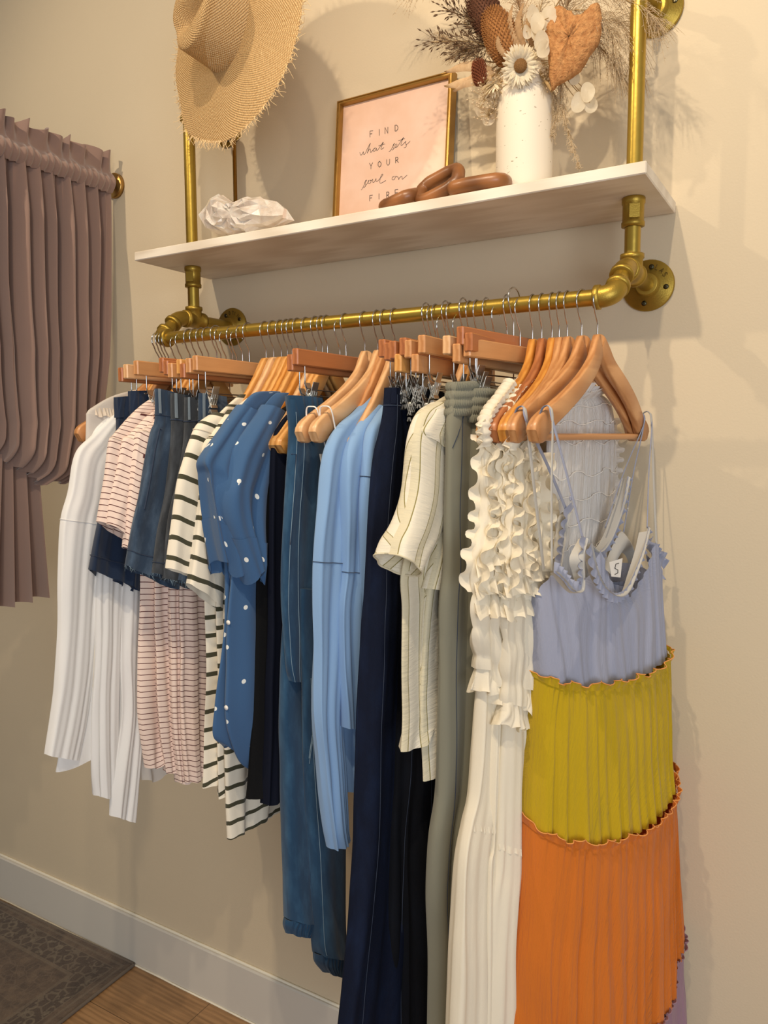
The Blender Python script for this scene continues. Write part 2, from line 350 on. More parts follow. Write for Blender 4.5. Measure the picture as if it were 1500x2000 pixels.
for i,x in enumerate(PX):
    right=i==1
    flange((x,0,ZA),'LAS' if right else 'GTIN',62 if right else 96,rot=80 if right else 30)
    flange((x,0,ZT),'MIX' if right else 'NG',-58 if right else -70,rot=10)
    MB().tube([(x,-.01,ZA),(x,PY+.02,ZA)],R,24).build('wall_arm',g,rack)
    MB().tube([(x,-.01,ZT),(x,PY+.01,ZT)],R,24).build('wall_arm',g,rack)
    b=MB(); b.tube([(x,PY,2.0),(x,PY,ZT-.01)],R,24); b.build('upright_pipe',g,rack)
    b=MB(); b.tube([(x,PY,ZA+.01),(x,PY,2.02)],R,24); b.build('lower_upright',g,rack)
    c=(x,PY,2.0); b=MB().lathe([(R,.001),(.0195,.002),(.0198,.009),(.0182,.0105),(.0182,.039),(.0198,.0405),(.0198,.0492),(.0185,.0508),(R,.0508)],c,(0,0,1),32)
    b.box((x+.006,PY-.0178,2.025),(.018,.002,.024),Matrix.Rotation(.35,3,'Z'),.0005); b.build('coupling',g2,rack)
    # tee
    b=MB(); b.lathe([(R,-.03),(.0205,-.0295),(.0205,-.022),(.0185,-.021),(.0185,.021),(.0205,.022),(.0205,.0295),(R,.03)],(x,PY,ZA),(0,1,0),32); b.lathe([(.0185,0),(.0185,.023),(.0205,.024),(.0205,.031),(R,.0315)],(x,PY,ZA),(0,0,1),32); b.build('pipe_tee',g2,rack)
    # first elbow: towards room, then down-forward
    sg=-1 if right else 1
    def elbow(p,din,dout,rb=.026,r=.0178):
        din=np.array(din,float)/np.linalg.norm(din); dout=np.array(dout,float)/np.linalg.norm(dout)
        a=p-din*rb; e=p+dout*rb; pts=[a-din*.006]+[a*(1-t)**2+p*2*t*(1-t)+e*t*t for t in np.linspace(0,1,14)]+[e+dout*.006]
        b=MB().tube(pts,r,28,False)
        for o,d in((a,-din),(e,dout)): b.lathe([(r-.001,-.004),(.0203,-.003),(.0203,.0055),(.0185,.0068),(R-.001,.0068)],o,d,32)
        return b.build('pipe_elbow',g2,rack)
    p1=V(x,PY-.052,ZA); p2=V(x,YR,ZR); dd=p2-p1
    elbow(p1,(0,-1,0),dd,.022); elbow(p2,dd,(sg,0,0),.026)
    d2=dd/np.linalg.norm(dd); MB().tube([p1+d2*.02,p2-d2*.02],R,20).build('nipple',g,rack)
    elbow(V(x,PY,ZT),(0,0,1),(0,1,0),.026)
# ------------------------------------------------------------------ shelf
M['shelf']=wood('whitewashed_shelf',(214,200,180),(236,226,210),(3,40,40),.55,0)
SX0,SX1,SZ=-1.44,-.2814,2.071
b=MB().box(((SX0+SX1)/2,-.1315,SZ-.01),(SX1-SX0,.253,.020),bev=.0018)
shelf=tag(b.build('wall_shelf',M['shelf'],loc=((SX0+SX1)/2,-.1315,SZ-.01)),'long whitewashed wooden shelf board carried by the gold pipes','shelf')
# ------------------------------------------------------------------ picture frame
M['frame']=metal('antique_gold_frame',(176,138,72),.38,90,.75)
def print_mat():
    t=NT('blush_print'); o=t.obj(); n=t.noise(o,9,4,.6); t.col(t.ramp(n,(.3,lin((226,186,160))),(.7,lin((238,204,184))))); t.set(Roughness=.5,Coat_Weight=.0,Coat_Roughness=.1); return t.m
M['print']=print_mat(); M['ink']=paint('ink',(38,34,32),.6)
fr=empty('picture_frame',(-.875,-.05,SZ),'gold framed blush print with hand lettered words, standing on the shelf','picture frame')
fy,fx0,fx1,fz0,fz1=-.062,-1.018,-.728,SZ,2.398
lean=.03
def FP(x,z,dy=0): return V(x,fy+dy+lean*(z-fz0)/(fz1-fz0),z)
b=MB(); prof=[(0,.024),(0,.002),(.0012,0),(.003,0),(.004,.0022),(.0062,.0022),(.0072,.0005),(.009,.001),(.0105,.006),(.0115,.012)]
cor=[(fx0,fz0,1,1),(fx1,fz0,-1,1),(fx1,fz1,-1,-1),(fx0,fz1,1,-1)]
G=[[FP(x+sx*w,z+sz*w,d) for (w,d) in prof] for (x,z,sx,sz) in cor]; b.grid(G,smooth=False,cv=True); b.build('moulding',M['frame'],fr)
MB().grid([[FP(fx0+.011,fz0+.011,.012),FP(fx1-.011,fz0+.011,.012)],[FP(fx0+.011,fz1-.011,.012),FP(fx1-.011,fz1-.011,.012)]]).build('print',M['print'],fr)
MB().grid([[FP(fx0+.001,fz0+.001,.024),FP(fx1-.001,fz0+.001,.024)],[FP(fx0+.001,fz1-.001,.024),FP(fx1-.001,fz1-.001,.024)]]).build('backing_board',M['ink'],fr)
# lettering, traced as pen strokes on the print (crop coordinates 3.75x, origin 640,120)
def on_print(cx,cy):
    px,py=640+cx/3.75,120+cy/3.75; r=ray(px,py); n=V(0,1,-lean/(fz1-fz0)); o=FP(fx0,fz0,.0115); t=((o-CAM)@n)/(r@n); return CAM+r*t
st=[]
def word(w,xs,y0,y1,sl):
    for ch,x in zip(w,xs):
        for s in LET[ch]: st.append(([(x+36*a, y1+(y0-y1)*b_-sl*36*a) for a,b_ in s],.00105))
word('F',[310],510,556,.15);word('I',[378],497,543,.15);word('N',[420],484,530,.15);word('D',[494],466,510,.15)
word('Y',[306],745,790,.15);word('O',[368],732,776,.15);word('U',[432],718,762,.15);word('R',[498],702,744,.15)
word('F',[308],982,1024,.15);word('I',[376],968,1010,.15);word('R',[432],956,1000,.15);word('E',[494],940,985,.15)
cur=[[(236,665),(240,685),(252,680),(262,660),(262,678),(272,678),(282,660),(290,640),(312,600),(308,615),(290,672),(300,650),(312,640),(314,665),(322,660),(340,640),(352,632),(338,640),(334,658),(346,655),(358,635),(358,652),(370,645),(386,620),(408,590),(396,620),(390,642),(400,640),(412,630)],
 [(372,618),(420,604)],
 [(448,662),(462,650),(478,622),(490,598),(480,612),(478,625),(483,640),(470,650)],[(483,638),(500,624),(508,608),(498,606),(492,622),(502,630),(516,616),(536,585),(556,555),(542,588),(536,612),(546,612),(558,600),(574,584),(568,596),(577,612),(571,628),(558,632)],[(572,612),(588,600),(604,584)],
 [(518,580),(566,564)],
 [(246,942),(254,930),(270,900),(285,868),(275,878),(271,890),(279,903),(273,918),(261,926)],[(272,916),(290,893),(304,870),(296,880),(298,893),(310,892),(318,878),(310,868),(322,872),(330,862),(330,884),(342,882),(354,858),(354,878),(368,874),(396,842),(405,828),(396,828),(384,860),(382,888),(394,890),(426,872)],
 [(490,842),(476,846),(472,864),(486,866),(496,848),(500,842),(516,848),(520,865),(528,850),(544,842),(546,862),(560,852),(582,832)]]
for c_ in cur: st.append((cat(c_,len(c_)*4),.0007))
b=MB()
for pts,r in st:
    b.tube([on_print(*p) for p in pts],r,5,sq=.4)
b.build('lettering',M['ink'],fr)
# ------------------------------------------------------------------ wooden chain
M['link']=wood('brown_carved_wood',(104,62,30),(156,100,54),(9,14,30),.42,.2)
ch=empty('wooden_chain',(-.78,-.2,SZ),'chain of chunky brown carved wooden links lying on the shelf before the picture frame','wooden chain')
def link(cpx,half,wid,r,M3,Y,zoff,seed):
    c=atY(cpx[0],cpx[1],Y)
    pts=[]
    for i in range(48):
        a=2*PI*i/48; ex=.62
        p=V(half*np.sign(math.cos(a))*abs(math.cos(a))**ex,wid*np.sign(math.sin(a))*abs(math.sin(a))**ex,0); pts.append(c+np.array(M3@Vector(p)))
    rad=[r*(1+.1*nz3(i*.3,seed,0)) for i in range(48)]
    MB().tube(pts,rad,16,closed=True).build('link',M['link'],ch)
E3=lambda x,y,z: (Matrix.Rotation(math.radians(z),3,'Z')@Matrix.Rotation(math.radians(y),3,'Y')@Matrix.Rotation(math.radians(x),3,'X'))
link((936,362),.046,.026,.0125,E3(8,-2,8),-.215,0,1)
link((858,362),.043,.024,.0125,E3(58,-14,-6),-.205,0,2)
link((783,392),.034,.022,.0125,E3(18,-6,-14),-.20,0,3)
# ------------------------------------------------------------------ quartz cluster
def quartz_mat():
    t=NT('clear_quartz'); o=t.obj(); n=t.noise(o,28,4,.6); n2=t.noise(t.map(o,(1,1,1),(4,2,1)),60,4,.6)
    c=t.ramp(n,(.35,lin((206,188,172))),(.62,lin((236,228,218)))); s=t.n('ShaderNodeSeparateXYZ'); t.l(o,s.inputs[0])
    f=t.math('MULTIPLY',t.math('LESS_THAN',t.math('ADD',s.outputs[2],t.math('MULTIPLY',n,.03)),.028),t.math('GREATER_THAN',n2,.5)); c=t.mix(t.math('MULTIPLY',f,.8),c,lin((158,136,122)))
    t.col(c); t.set(Roughness=.35,Transmission_Weight=.3,IOR=1.5,Subsurface_Weight=.35,Subsurface_Scale=.02,Coat_Weight=.5,Coat_Roughness=.1); t.b.inputs['Subsurface Radius'].default_value=(.03,.02,.015); t.nrm(t.bump(n2,.5,.002)); return t.m
M['quartz']=quartz_mat()
sil=[(403,428),(404,412),(413,402),(424,402),(421,390),(427,382),(440,383),(452,394),(463,400),(478,398),(490,392),(505,387),(522,390),(540,400),(556,412),(565,420),(560,436),(545,442),(520,445),(480,452),(445,460),(425,456)]
Yc=-.20; sp=[atY(x,y,Yc) for x,y in sil]; cc=atY(475,425,Yc)
base=min(p[2] for p in sp); rr=random.Random(8)
b=MB(); ang=[math.atan2(p[2]-cc[2],p[0]-cc[0]) for p in sp]; rad=[math.hypot(p[2]-cc[2],p[0]-cc[0]) for p in sp]
oo=sorted(zip(ang,rad)); A_=[o[0] for o in oo]; R_=[o[1] for o in oo]
def rs(a): return float(np.interp(a,[A_[-1]-2*PI]+A_+[A_[0]+2*PI],[R_[-1]]+R_+[R_[0]]))
nu,nv=34,16; G=[]
for j in range(nv+1):
    row=[]; th=PI*(.06+.88*j/nv)
    for i in range(nu):
        a=-PI+2*PI*i/nu; q=math.sin(th); k=1+.34*nz3(i*.9,j*1.3,3)*q
        row.append(cc+V(math.cos(a)*rs(a)*q**.7*(k if 0<j<nv else 1),-.045*math.cos(th)*(1+.3*nz3(i*.8,j*.8,7)),math.sin(a)*rs(a)*q**.7))
    G.append(row)
G=np.array(G); G+=np.array([[[nz3(i*1.7,j*1.9,4)*.007,nz3(i*1.7,j*1.9,8)*.008,nz3(i*1.7,j*1.9,12)*.006] for i in range(nu)] for j in range(nv+1)]); G[:,:,2]=np.maximum(G[:,:,2],SZ+.0005); tri=MB(); tri.grid(G,True,smooth=False); tri.cap(G[0]); tri.cap(G[-1])
q=tri.build('quartz_cluster',M['quartz'],loc=(cc[0],Yc,SZ)); tag(q,'rough clear and milky quartz crystal cluster at the left end of the shelf','crystal')
md=q.modifiers.new('Decimate','DECIMATE'); md.ratio=.5
# ------------------------------------------------------------------ hat stand and hat
M['rod']=metal('polished_brass_rod',(150,112,52),.15)
hs=empty('hat_stand',(-1.3,-.1,SZ),'thin polished brass hat stand holding up the straw hat, its foot behind the crystal','hat stand')
sx=atY(460,395,-.11)[0]
MB().tube([(sx,-.11,SZ),(sx,-.11,2.50)],.0048,14).build('pole',M['rod'],hs)
MB().lathe([(.0001,.0),(.038,.0),(.038,.004),(.03,.007),(.007,.010),(.0048,.018)],(sx,-.11,SZ),(0,0,1),32).build('foot',M['rod'],hs)
MB().ell((sx,-.11,2.50),(.012,.012,.012)).build('finial',M['rod'],hs)
def straw_mat():
    t=NT('woven_straw'); uv,u,v=t.uv()
    n=t.noise(uv,30,3); c=t.ramp(t.noise(uv,260,3,.7),(.3,lin((196,154,100))),(.7,lin((234,202,150))))
    wu=t.math('SINE',t.math('MULTIPLY',t.math('ADD',u,t.math('MULTIPLY',n,.004)),1150)); wv=t.math('SINE',t.math('MULTIPLY',t.math('ADD',v,t.math('MULTIPLY',n,.004)),1150)); w=t.math('MULTIPLY',wu,wv)
    c=t.mix(t.math('MULTIPLY',t.math('GREATER_THAN',w,.5),.35),c,lin((132,98,58))); t.col(c); t.set(Roughness=.8,Specular_IOR_Level=.25); t.nrm(t.bump(w,.8,.0015))
    out=t.t.nodes['Material Output']; tr=t.n('ShaderNodeBsdfTranslucent'); t.l(c,tr.inputs[0]); mx=t.n('ShaderNodeMixShader'); mx.inputs[0].default_value=.2; t.l(t.b.outputs[0],mx.inputs[1]); t.l(tr.outputs[0],mx.inputs[2])
    tp=t.n('ShaderNodeBsdfTransparent'); mh=t.n('ShaderNodeMixShader')
    hole=t.math('MULTIPLY',t.math('GREATER_THAN',w,.72),t.math('GREATER_THAN',t.n('ShaderNodeVertexColor',layer_name='open').outputs[0],.5))
    t.l(hole,mh.inputs[0]); t.l(mx.outputs[0],mh.inputs[1]); t.l(tp.outputs[0],mh.inputs[2]); t.l(mh.outputs[0],out.inputs[0]); return t.m
M['straw']=straw_mat(); M['fray']=paint('straw_fray',(236,206,156),.8)
hc=atY(438,50,-.27); vv=hc-CAM; vv/=np.linalg.norm(vv)
r_=RT-vv*(RT@vv); r_/=np.linalg.norm(r_); u_=np.cross(r_,vv)
nn=(-r_*.92+u_*.40)*.85-vv*.53; nn/=np.linalg.norm(nn)
major=r_*.40+u_*.92; major-=nn*(major@nn); major/=np.linalg.norm(major); minor=np.cross(nn,major)
hat=empty('straw_hat',hc,'wide brimmed natural straw hat with frayed edge, hung over the shelf on the brass stand','hat')
def hp(a,r,h): return hc+(major*math.cos(a)+minor*math.sin(a))*r+nn*h
NU=96; G=[];Um=[];Vm=[]
rb=.222
def brim_r(a): return rb*(1+.03*math.sin(2*a+1)+.025*nz3(math.cos(a)*2,math.sin(a)*2,1))
for j in range(22):
    f=j/21; row=[]
    for i in range(NU):
        a=2*PI*i/NU; r=.0785*(1+.12*math.cos(2*a))+( brim_r(a)-.0785*(1+.12*math.cos(2*a)))*f
        h=-.004-.010*f**1.6+.012*f*math.sin(2*a+.6)+.006*f*nz3(math.cos(a)*2,math.sin(a)*2,f)
        row.append(hp(a,r,h))
    G.append(row)
MB().grid(G,True).build('brim',M['straw'],hat)
G=[]
for j in range(26):
    f=j/25; row=[]
    for i in range(NU):
        a=2*PI*i/NU; e=1+.12*math.cos(2*a)
        if f<.62: k=f/.62; r=.079*e*(1-.15*k); h=.086*k-.006
        else:
            k=(f-.62)/.38; r=.079*e*.85*math.cos(k*PI/2)**.8; h=.080+.016*math.sin(k*PI/2)
            pinch=math.exp(-((math.sin(a-2.6))*r/.02)**2)*.035*k; h-=pinch+.012*k*k
        q=math.exp(-((a-2.6+PI)%(2*PI)-PI)**2/.12)*.012*min(1,f*1.4); r-=q if r>.03 else 0
        row.append(hp(a,r,h))
    G.append(row)
cr=MB().grid(G,True).build('crown',M['straw'],hat); ca=cr.data.color_attributes.new('open','BYTE_COLOR','POINT')
for d_ in ca.data: d_.color=(1,1,1,1)
b=MB(); rr=random.Random(2)
for i in range(520):
    a=2*PI*(i+rr.random())/520; r=brim_r(a); p=hp(a,r-.004,-.014+.012*math.sin(2*a+.6)); o=(major*math.cos(a)+minor*math.sin(a)); tt=np.cross(nn,o)
    L=.008+.016*rr.random(); w=rr.uniform(-.6,.6); q1=p+o*L*.5+tt*w*L*.4+nn*rr.uniform(-.3,.3)*L; q2=q1+o*L*.4+tt*w*L*.8+nn*rr.uniform(-.5,.5)*L
    b.tube([p,q1,q2],[.0007,.0006,.0004],4,False)
b.build('frayed_edge',M['fray'],hat)
# ------------------------------------------------------------------ vase
def vase_mat():
    t=NT('speckled_ceramic'); o=t.obj(); n=t.noise(t.map(o,(1,1,2.5)),110,2); n2=t.noise(t.map(o,(1,1,.3),(1,2,3)),75,2,.7); f=t.math('MAXIMUM',t.math('GREATER_THAN',n,.72),t.math('GREATER_THAN',n2,.77))
    t.col(t.mix(f,lin((228,216,196)),lin((140,120,92)))); t.set(Roughness=.62); t.nrm(t.bump(t.noise(o,200,3),.15,.0006)); return t.m
M['vase']=vase_mat(); vx,vy=-.530,-.135
b=MB(); b.lathe([(.0001,0),(.047,0),(.0515,.004),(.0522,.02),(.0522,.17),(.051,.195),(.047,.22),(.041,.237),(.035,.247),(.033,.262),(.030,.262),(.029,.245),(.0001,.18)],(vx,vy,SZ),(0,0,1),48)
tag(b.build('ceramic_vase',M['vase'],loc=(vx,vy,SZ)),'tall matt white speckled ceramic vase standing on the shelf, full of dried flowers','vase')
# ------------------------------------------------------------------ dried flowers (each stem its own thing, rooted in the vase)
vm=V(vx,vy,SZ+.255)
def leafc(name,c1,c2,rough=.75,sc=60,trans=.3,bd=.001):
    t=NT(name); o=t.obj(); n=t.noise(o,sc,4,.65); c=t.ramp(n,(.3,lin(c1)),(.7,lin(c2))); t.col(c); t.set(Roughness=rough,Specular_IOR_Level=.2); t.nrm(t.bump(n,.4 if bd<.002 else .9,bd))
    out=t.t.nodes['Material Output']; tr=t.n('ShaderNodeBsdfTranslucent'); t.l(c,tr.inputs[0]); mx=t.n('ShaderNodeMixShader'); mx.inputs[0].default_value=trans; t.l(t.b.outputs[0],mx.inputs[1]); t.l(tr.outputs[0],mx.inputs[2]); t.l(mx.outputs[0],out.inputs[0]); return t.m
M['stem']=leafc('dry_stem',(150,120,80),(190,160,112),trans=0)
M['petal']=leafc('cream_petal',(236,220,186),(250,240,216)); M['disc']=leafc('brown_disc',(112,80,44),(150,110,66),trans=0,sc=400)
M['bank']=leafc('banksia_brown',(122,78,42),(176,122,70),trans=0,sc=200); M['bankd']=leafc('banksia_dark',(74,46,34),(112,72,50),trans=0,sc=200)
M['sponge']=leafc('tan_sponge_mushroom',(158,104,60),(204,150,96),trans=0,sc=130,bd=.006); M['lun']=leafc('lunaria_disc',(226,212,184),(244,234,212),.4,30,.5)
M['pampas']=leafc('pampas_cream',(222,200,166),(240,224,194),.9,80,.4); M['oat']=leafc('dark_oat',(82,62,46),(120,92,66),trans=.1); M['palm']=leafc('dry_palm',(206,170,128),(230,200,160),trans=.35)
M['serr']=leafc('serrated_leaf',(150,118,84),(184,150,112),trans=.2); M['rust']=leafc('rust_flower',(112,60,38),(150,88,58),trans=.1)
def flower(name,loc,label,cat_,group=None): return empty(name,loc,label,cat_,group)
def stem(parent,tip,r=.0012,bend=0):
    tip=np.array(tip); mid=(vm+tip)/2+V(0,bend,0.01); root=V(vx+.012*np.sign(tip[0]-vx),vy,SZ+.15); MB().tube(cat([root,vm+(tip-vm)*.05,mid,tip],12),r,6).build('stem',M['stem'],parent)
# strawflower
c=atY(1016,129,-.20); fl=flower('strawflower',c,'cream strawflower with brown centre, facing out over the vase rim','dried flower'); stem(fl,c)
cd_=(CAM-c); cd_/=np.linalg.norm(cd_); ax=cd_*.9+V(.1,0,.05); ax/=np.linalg.norm(ax); ux=np.cross(ax,V(0,0,1)); ux/=np.linalg.norm(ux); uy=np.cross(ux,ax); rr=random.Random(3); b=MB()
for i in range(230):
    a=rr.random()*2*PI; el=rr.uniform(.15,1.0); L=.037*(.72+.3*rr.random()); o=ux*math.cos(a)+uy*math.sin(a); t_=np.cross(ax,o); d=o*math.cos(.2+(1-el)*.8)+ax*math.sin(.2+(1-el)*.8)*.6
    rows=[]
    for f in (0,.35,.7,1): w=.0028*math.sin(PI*(.12+.84*f))+.0002; p=c+o*.007+d*L*f*.85-ax*.004*f*f; rows.append([p-t_*w,p+ax*.0008,p+t_*w])
    b.grid(rows)
b.build('petals',M['petal'],fl)
b=MB().ell(c+ax*.006,(.0115,.0115,.006),Matrix([ux,uy,ax]).transposed(),20,10)
for i in range(120):
    a=i*2.4; r=.0112*math.sqrt(i/120); b.ell(c+ax*(.006+.0055*math.sqrt(max(0,1-(r/.0118)**2)))+ux*r*math.cos(a)+uy*r*math.sin(a),(.0009,.0009,.0012),nu=5,nv=3)
b.build('centre',M['disc'],fl)
# banksia cones
def banksia(p0,p1,r,mat,label,Y,n=520):
    a=atY(*p0,Y); e=atY(*p1,Y); fl=flower('banksia_cone',a,label,'dried flower','banksias in the vase'); stem(fl,a,.003); axx=e-a; L=np.linalg.norm(axx); axx/=L; u=np.cross(axx,V(0,1,0)); u/=np.linalg.norm(u); w=np.cross(axx,u); b=MB()
    b.lathe([(.0001,0)]+[(r*.9*math.sin(PI*(.15+.8*k/10))**.5,L*k/10) for k in range(11)]+[(.0001,L)],a,axx,20,False)
    for i in range(n):
        f=(i+.5)/n; an=i*2.39996; rad=r*math.sin(PI*(.15+.8*f))**.5; o=u*math.cos(an)+w*math.sin(an); p=a+axx*L*f+o*rad*.88; b.tube([p,p+o*.0035+axx*.0015,p+o*.005+axx*.004],[.0011,.0012,.0005],4,False)
    b.build('cone',mat,fl); return fl
banksia((1000,120),(958,24),.031,M['bank'],'brown textured banksia cone left above the strawflower',-.17)
banksia((962,70),(930,-30),.029,M['bankd'],'dark brown banksia at the top left of the bouquet',-.15)
banksia((940,165),(934,120),.012,M['rust'],'small rust red banksia bud left of the strawflower',-.15,200)
# serrated leaves
def serr(p0,p1,Y,w,label,name='serrated_leaf',bend=.01,teeth=16,mat='serr'):
    a=atY(*p0,Y); e=atY(*p1,Y+.01); fl=flower(name,a,label,'dried leaf','long serrated leaves in the vase'); ax_=e-a; L=np.linalg.norm(ax_); ax_/=L; u=np.cross(ax_,V(0,1,0)); u/=np.linalg.norm(u); rows=[]
    for i in range(teeth*2+1):
        f=i/(teeth*2); ww=w*math.sin(PI*min(1,.18+.8*f))**.6*(1 if i%2 else .62); p=a+ax_*L*f+V(0,-bend*math.sin(PI*f),0)+u*bend*math.sin(PI*f); rows.append([p-u*ww+V(0,.002,0),p,p+u*ww+V(0,.002,0)])
    b=MB().grid(rows); b.build('blade',M[mat],fl); stem(fl,a)
serr((1000,120),(975,55),-.20,.006,'narrow serrated leaf across the brown banksia, tip up-left')
serr((1018,100),(1000,10),-.185,.008,'broad serrated leaf rising right of the brown banksia')
serr((1028,100),(1022,5),-.18,.008,'serrated leaf rising straight up behind the strawflower')
serr((1040,90),(1048,10),-.18,.007,'serrated leaf leaning right behind the white lunaria discs')
serr((985,110),(950,85),-.175,.006,'short serrated leaf low on the left of the bouquet')
# sponge mushroom
fo=[(1078,178),(1074,140),(1070,100),(1066,60),(1075,30),(1092,12),(1110,20),(1125,30),(1142,25),(1155,10),(1168,5),(1175,40),(1168,80),(1150,110),(1130,140),(1108,158),(1090,168)]
Yf=-.185; pts=[atY(x,y,Yf) for x,y in fo]; c=sum(pts)/len(pts); fl=flower('dried_sponge_mushroom',c,'large tan orange fan-shaped dried mushroom on the right of the bouquet','dried mushroom')
pc=cat(pts,72,True); G=[]
for k,(sc,dy) in enumerate(((.02,-.013),(.35,-.014),(.7,-.011),(.93,-.007),(1,0),(.95,.006),(.6,.009),(.02,.010))):
    G.append([c+(p-c)*sc+V(0,dy+.006*nz3(i*.25,k*.7,2)+.012*((p-c)[0]*8)*sc,0)+V(nz3(i*.5,k,5),0,nz3(i*.5,k,9))*.003*sc for i,p in enumerate(pc)])
MB().grid(G,True).build('cap',M['sponge'],fl); stem(fl,pts[0],.003)
# lunaria discs
def disc(mb,c,r,asp,yaw,roll):
    Mx=Matrix.Rotation(yaw,3,'Z')@Matrix.Rotation(roll,3,'Y'); rows=[]
    for f in (.02,.5,.9,1): rows.append([c+np.array(Mx@Vector((math.cos(a)*r*f*asp,.003*f*f*math.sin(2*a)-.001*(1-f),math.sin(a)*r*f))) for a in np.linspace(0,2*PI,24,endpoint=False)])
    mb.grid(rows,True)
for j,(pp,lb) in enumerate(((((1042,28,.016),(1050,45,.017),(1072,35,.02),(1048,62,.014),(1058,80,.018),(1062,96,.016),(1030,62,.012)),'spray of papery white lunaria discs above the strawflower'),(((1130,200,.018),(1148,180,.017),(1152,200,.018),(1122,150,.014),(1136,188,.016)),'drooping papery lunaria discs hanging right of the vase'),(((938,212,.016),(955,228,.017),(968,215,.014),(944,195,.013)),'pale lunaria discs hanging low on the left of the vase'))):
    Y=(-.205,-.16,-.15)[j]; a=atY(pp[0][0],pp[0][1],Y); fl=flower('lunaria_spray',a,lb,'dried flower','lunaria sprays in the vase'); rr=random.Random(j)
    for (x,y,r) in pp:
        b=MB(); disc(b,atY(x,y,Y+rr.uniform(-.012,.012)),r,.72,rr.uniform(-.4,.9),rr.uniform(-.4,.4)); b.build('disc',M['lun'],fl)
    q=[atY(x,y,Y) for x,y,_ in pp]; b=MB(); 
    for k in q: b.tube(cat([vm,(vm+k)/2+V(0,-.01,.02),k],8),.0007,4)
    b.build('stem',M['stem'],fl)
# oat grass (dark seed heads, left)
rr=random.Random(11)
def oat(tip,Y,label,mat='oat',n=80,seed=.010):
    e=atY(*tip,Y); fl=flower('oat_grass',e,label,'dried grass','dark oat grasses in the vase'); path=cat([vm,(vm*.5+e*.5)+V(0,-.01,.012),e],30); MB().tube(path,.0007,5).build('stem',M['stem'],fl); b=MB(); d0=(e-vm)/np.linalg.norm(e-vm)
    for i in range(n):
        k=int(12+17*rr.random()); p=path[k]; sd=V(rr.uniform(-1,1),rr.uniform(-1,1),rr.uniform(-1,1)); sd/=np.linalg.norm(sd); L=.012+.02*rr.random()
        q=p+(d0*.8+sd*.7)*L; b.tube([p,(p+q)/2+V(0,0,-.001),q],.0003,3,False); dd=d0*.6+sd*.6; dd/=np.linalg.norm(dd); b.tube([q,q+dd*seed*.5,q+dd*seed],[.0003,.0014,.0002],5,False)
    b.build('seed_heads',M[mat],fl)
for i,(t_,lb) in enumerate((((842,82),'dark oat grass reaching farthest left over the picture frame'),((870,18),'dark oat grass at the upper left of the bouquet'),((895,100),'short dark oat grass tucked beside the palm blades'),((905,45),'dark oat grass between the banksias and the pale plume'))): oat(t_,-.17+.01*i,lb)
# pampas
def plume(path,Y,label,n=220,L0=.035,droop=.5,mat='pampas',w=1.0,fl_=None):
    P=cat([vm]+[atY(x,y,Y) for x,y in path],40); fl=flower('pampas_plume',P[-1],label,'dried grass','feathery pampas plumes in the vase'); MB().tube(P,[.0013]*20+[.0007]*20,5).build('stem',M['stem'],fl); b=MB()
    for i in range(n):
        k=int(10+29*rr.random()); p=P[k]; d0=P[min(k+1,39)]-P[k-1]; d0/=np.linalg.norm(d0); sd=V(rr.uniform(-1,1),rr.uniform(-1,1),rr.uniform(-1,1)); sd/=np.linalg.norm(sd)
        L=L0*(.4+.9*rr.random())*(1.2-(k-10)/40*.8)
        q=p+(d0*.9+sd*.75*w)*L*.5; e=q+(d0*.7+sd*.5*w+V(0,0,-droop))*L*.6; b.tube([p,q,e],[.0004,.00035,.0002],3,False)
        for s_ in range(4):
            z=q+(e-q)*s_/4; dd=V(rr.uniform(-1,1),rr.uniform(-1,1),rr.uniform(-1,.4)); b.tube([z,z+dd*.0045],[.0005,.0001],3,False)
    b.build('feathers',M[mat],fl)
plume([(1100,30),(1150,25),(1190,60),(1205,110)],-.16,'pampas plume arching right and down across the gold pipe',260,.05,.7)
plume([(1110,-20),(1180,-15),(1260,20),(1290,60)],-.15,'pampas plume reaching over the upper wall flange',220,.05,.5)
plume([(1090,150),(1095,200),(1110,260),(1132,330)],-.15,'slim pampas plume hanging down beside the vase to the shelf',200,.016,.6)
plume([(1080,180),(1086,215),(1080,262)],-.14,'short pampas plume hanging beside the vase wall',120,.016,.6)
plume([(960,90),(905,90),(862,70)],-.14,'pale pampas plume pointing left behind the oat grass',200,.04,.3)
plume([(1010,0),(960,-40),(880,-50),(800,-10)],-.10,'pampas plume arching far left over the frame',240,.05,.6)
plume([(1060,0),(1080,-60)],-.13,'pampas plume rising from the middle of the bouquet',140,.04,.1)
plume([(1120,70),(1180,100),(1215,160)],-.13,'pampas plume drooping behind the tan mushroom',180,.045,.7)
plume([(985,60),(950,40),(915,20)],-.125,'tan pampas plume fanned behind the dark banksia',220,.035,.2,'serr')
plume([(1020,40),(1010,-10),(1000,-60)],-.12,'tan pampas plume standing behind the serrated leaves',220,.035,.1,'palm')
plume([(1085,60),(1110,0),(1130,-50)],-.125,'tan pampas plume standing behind the mushroom',220,.04,.2,'serr')
plume([(950,120),(915,100),(880,110)],-.13,'short pale pampas plume above the palm blades',180,.03,.3)
plume([(1140,60),(1200,40),(1235,80),(1245,150)],-.115,'thin pampas plume drooping behind the gold upright pipe',220,.05,.8)
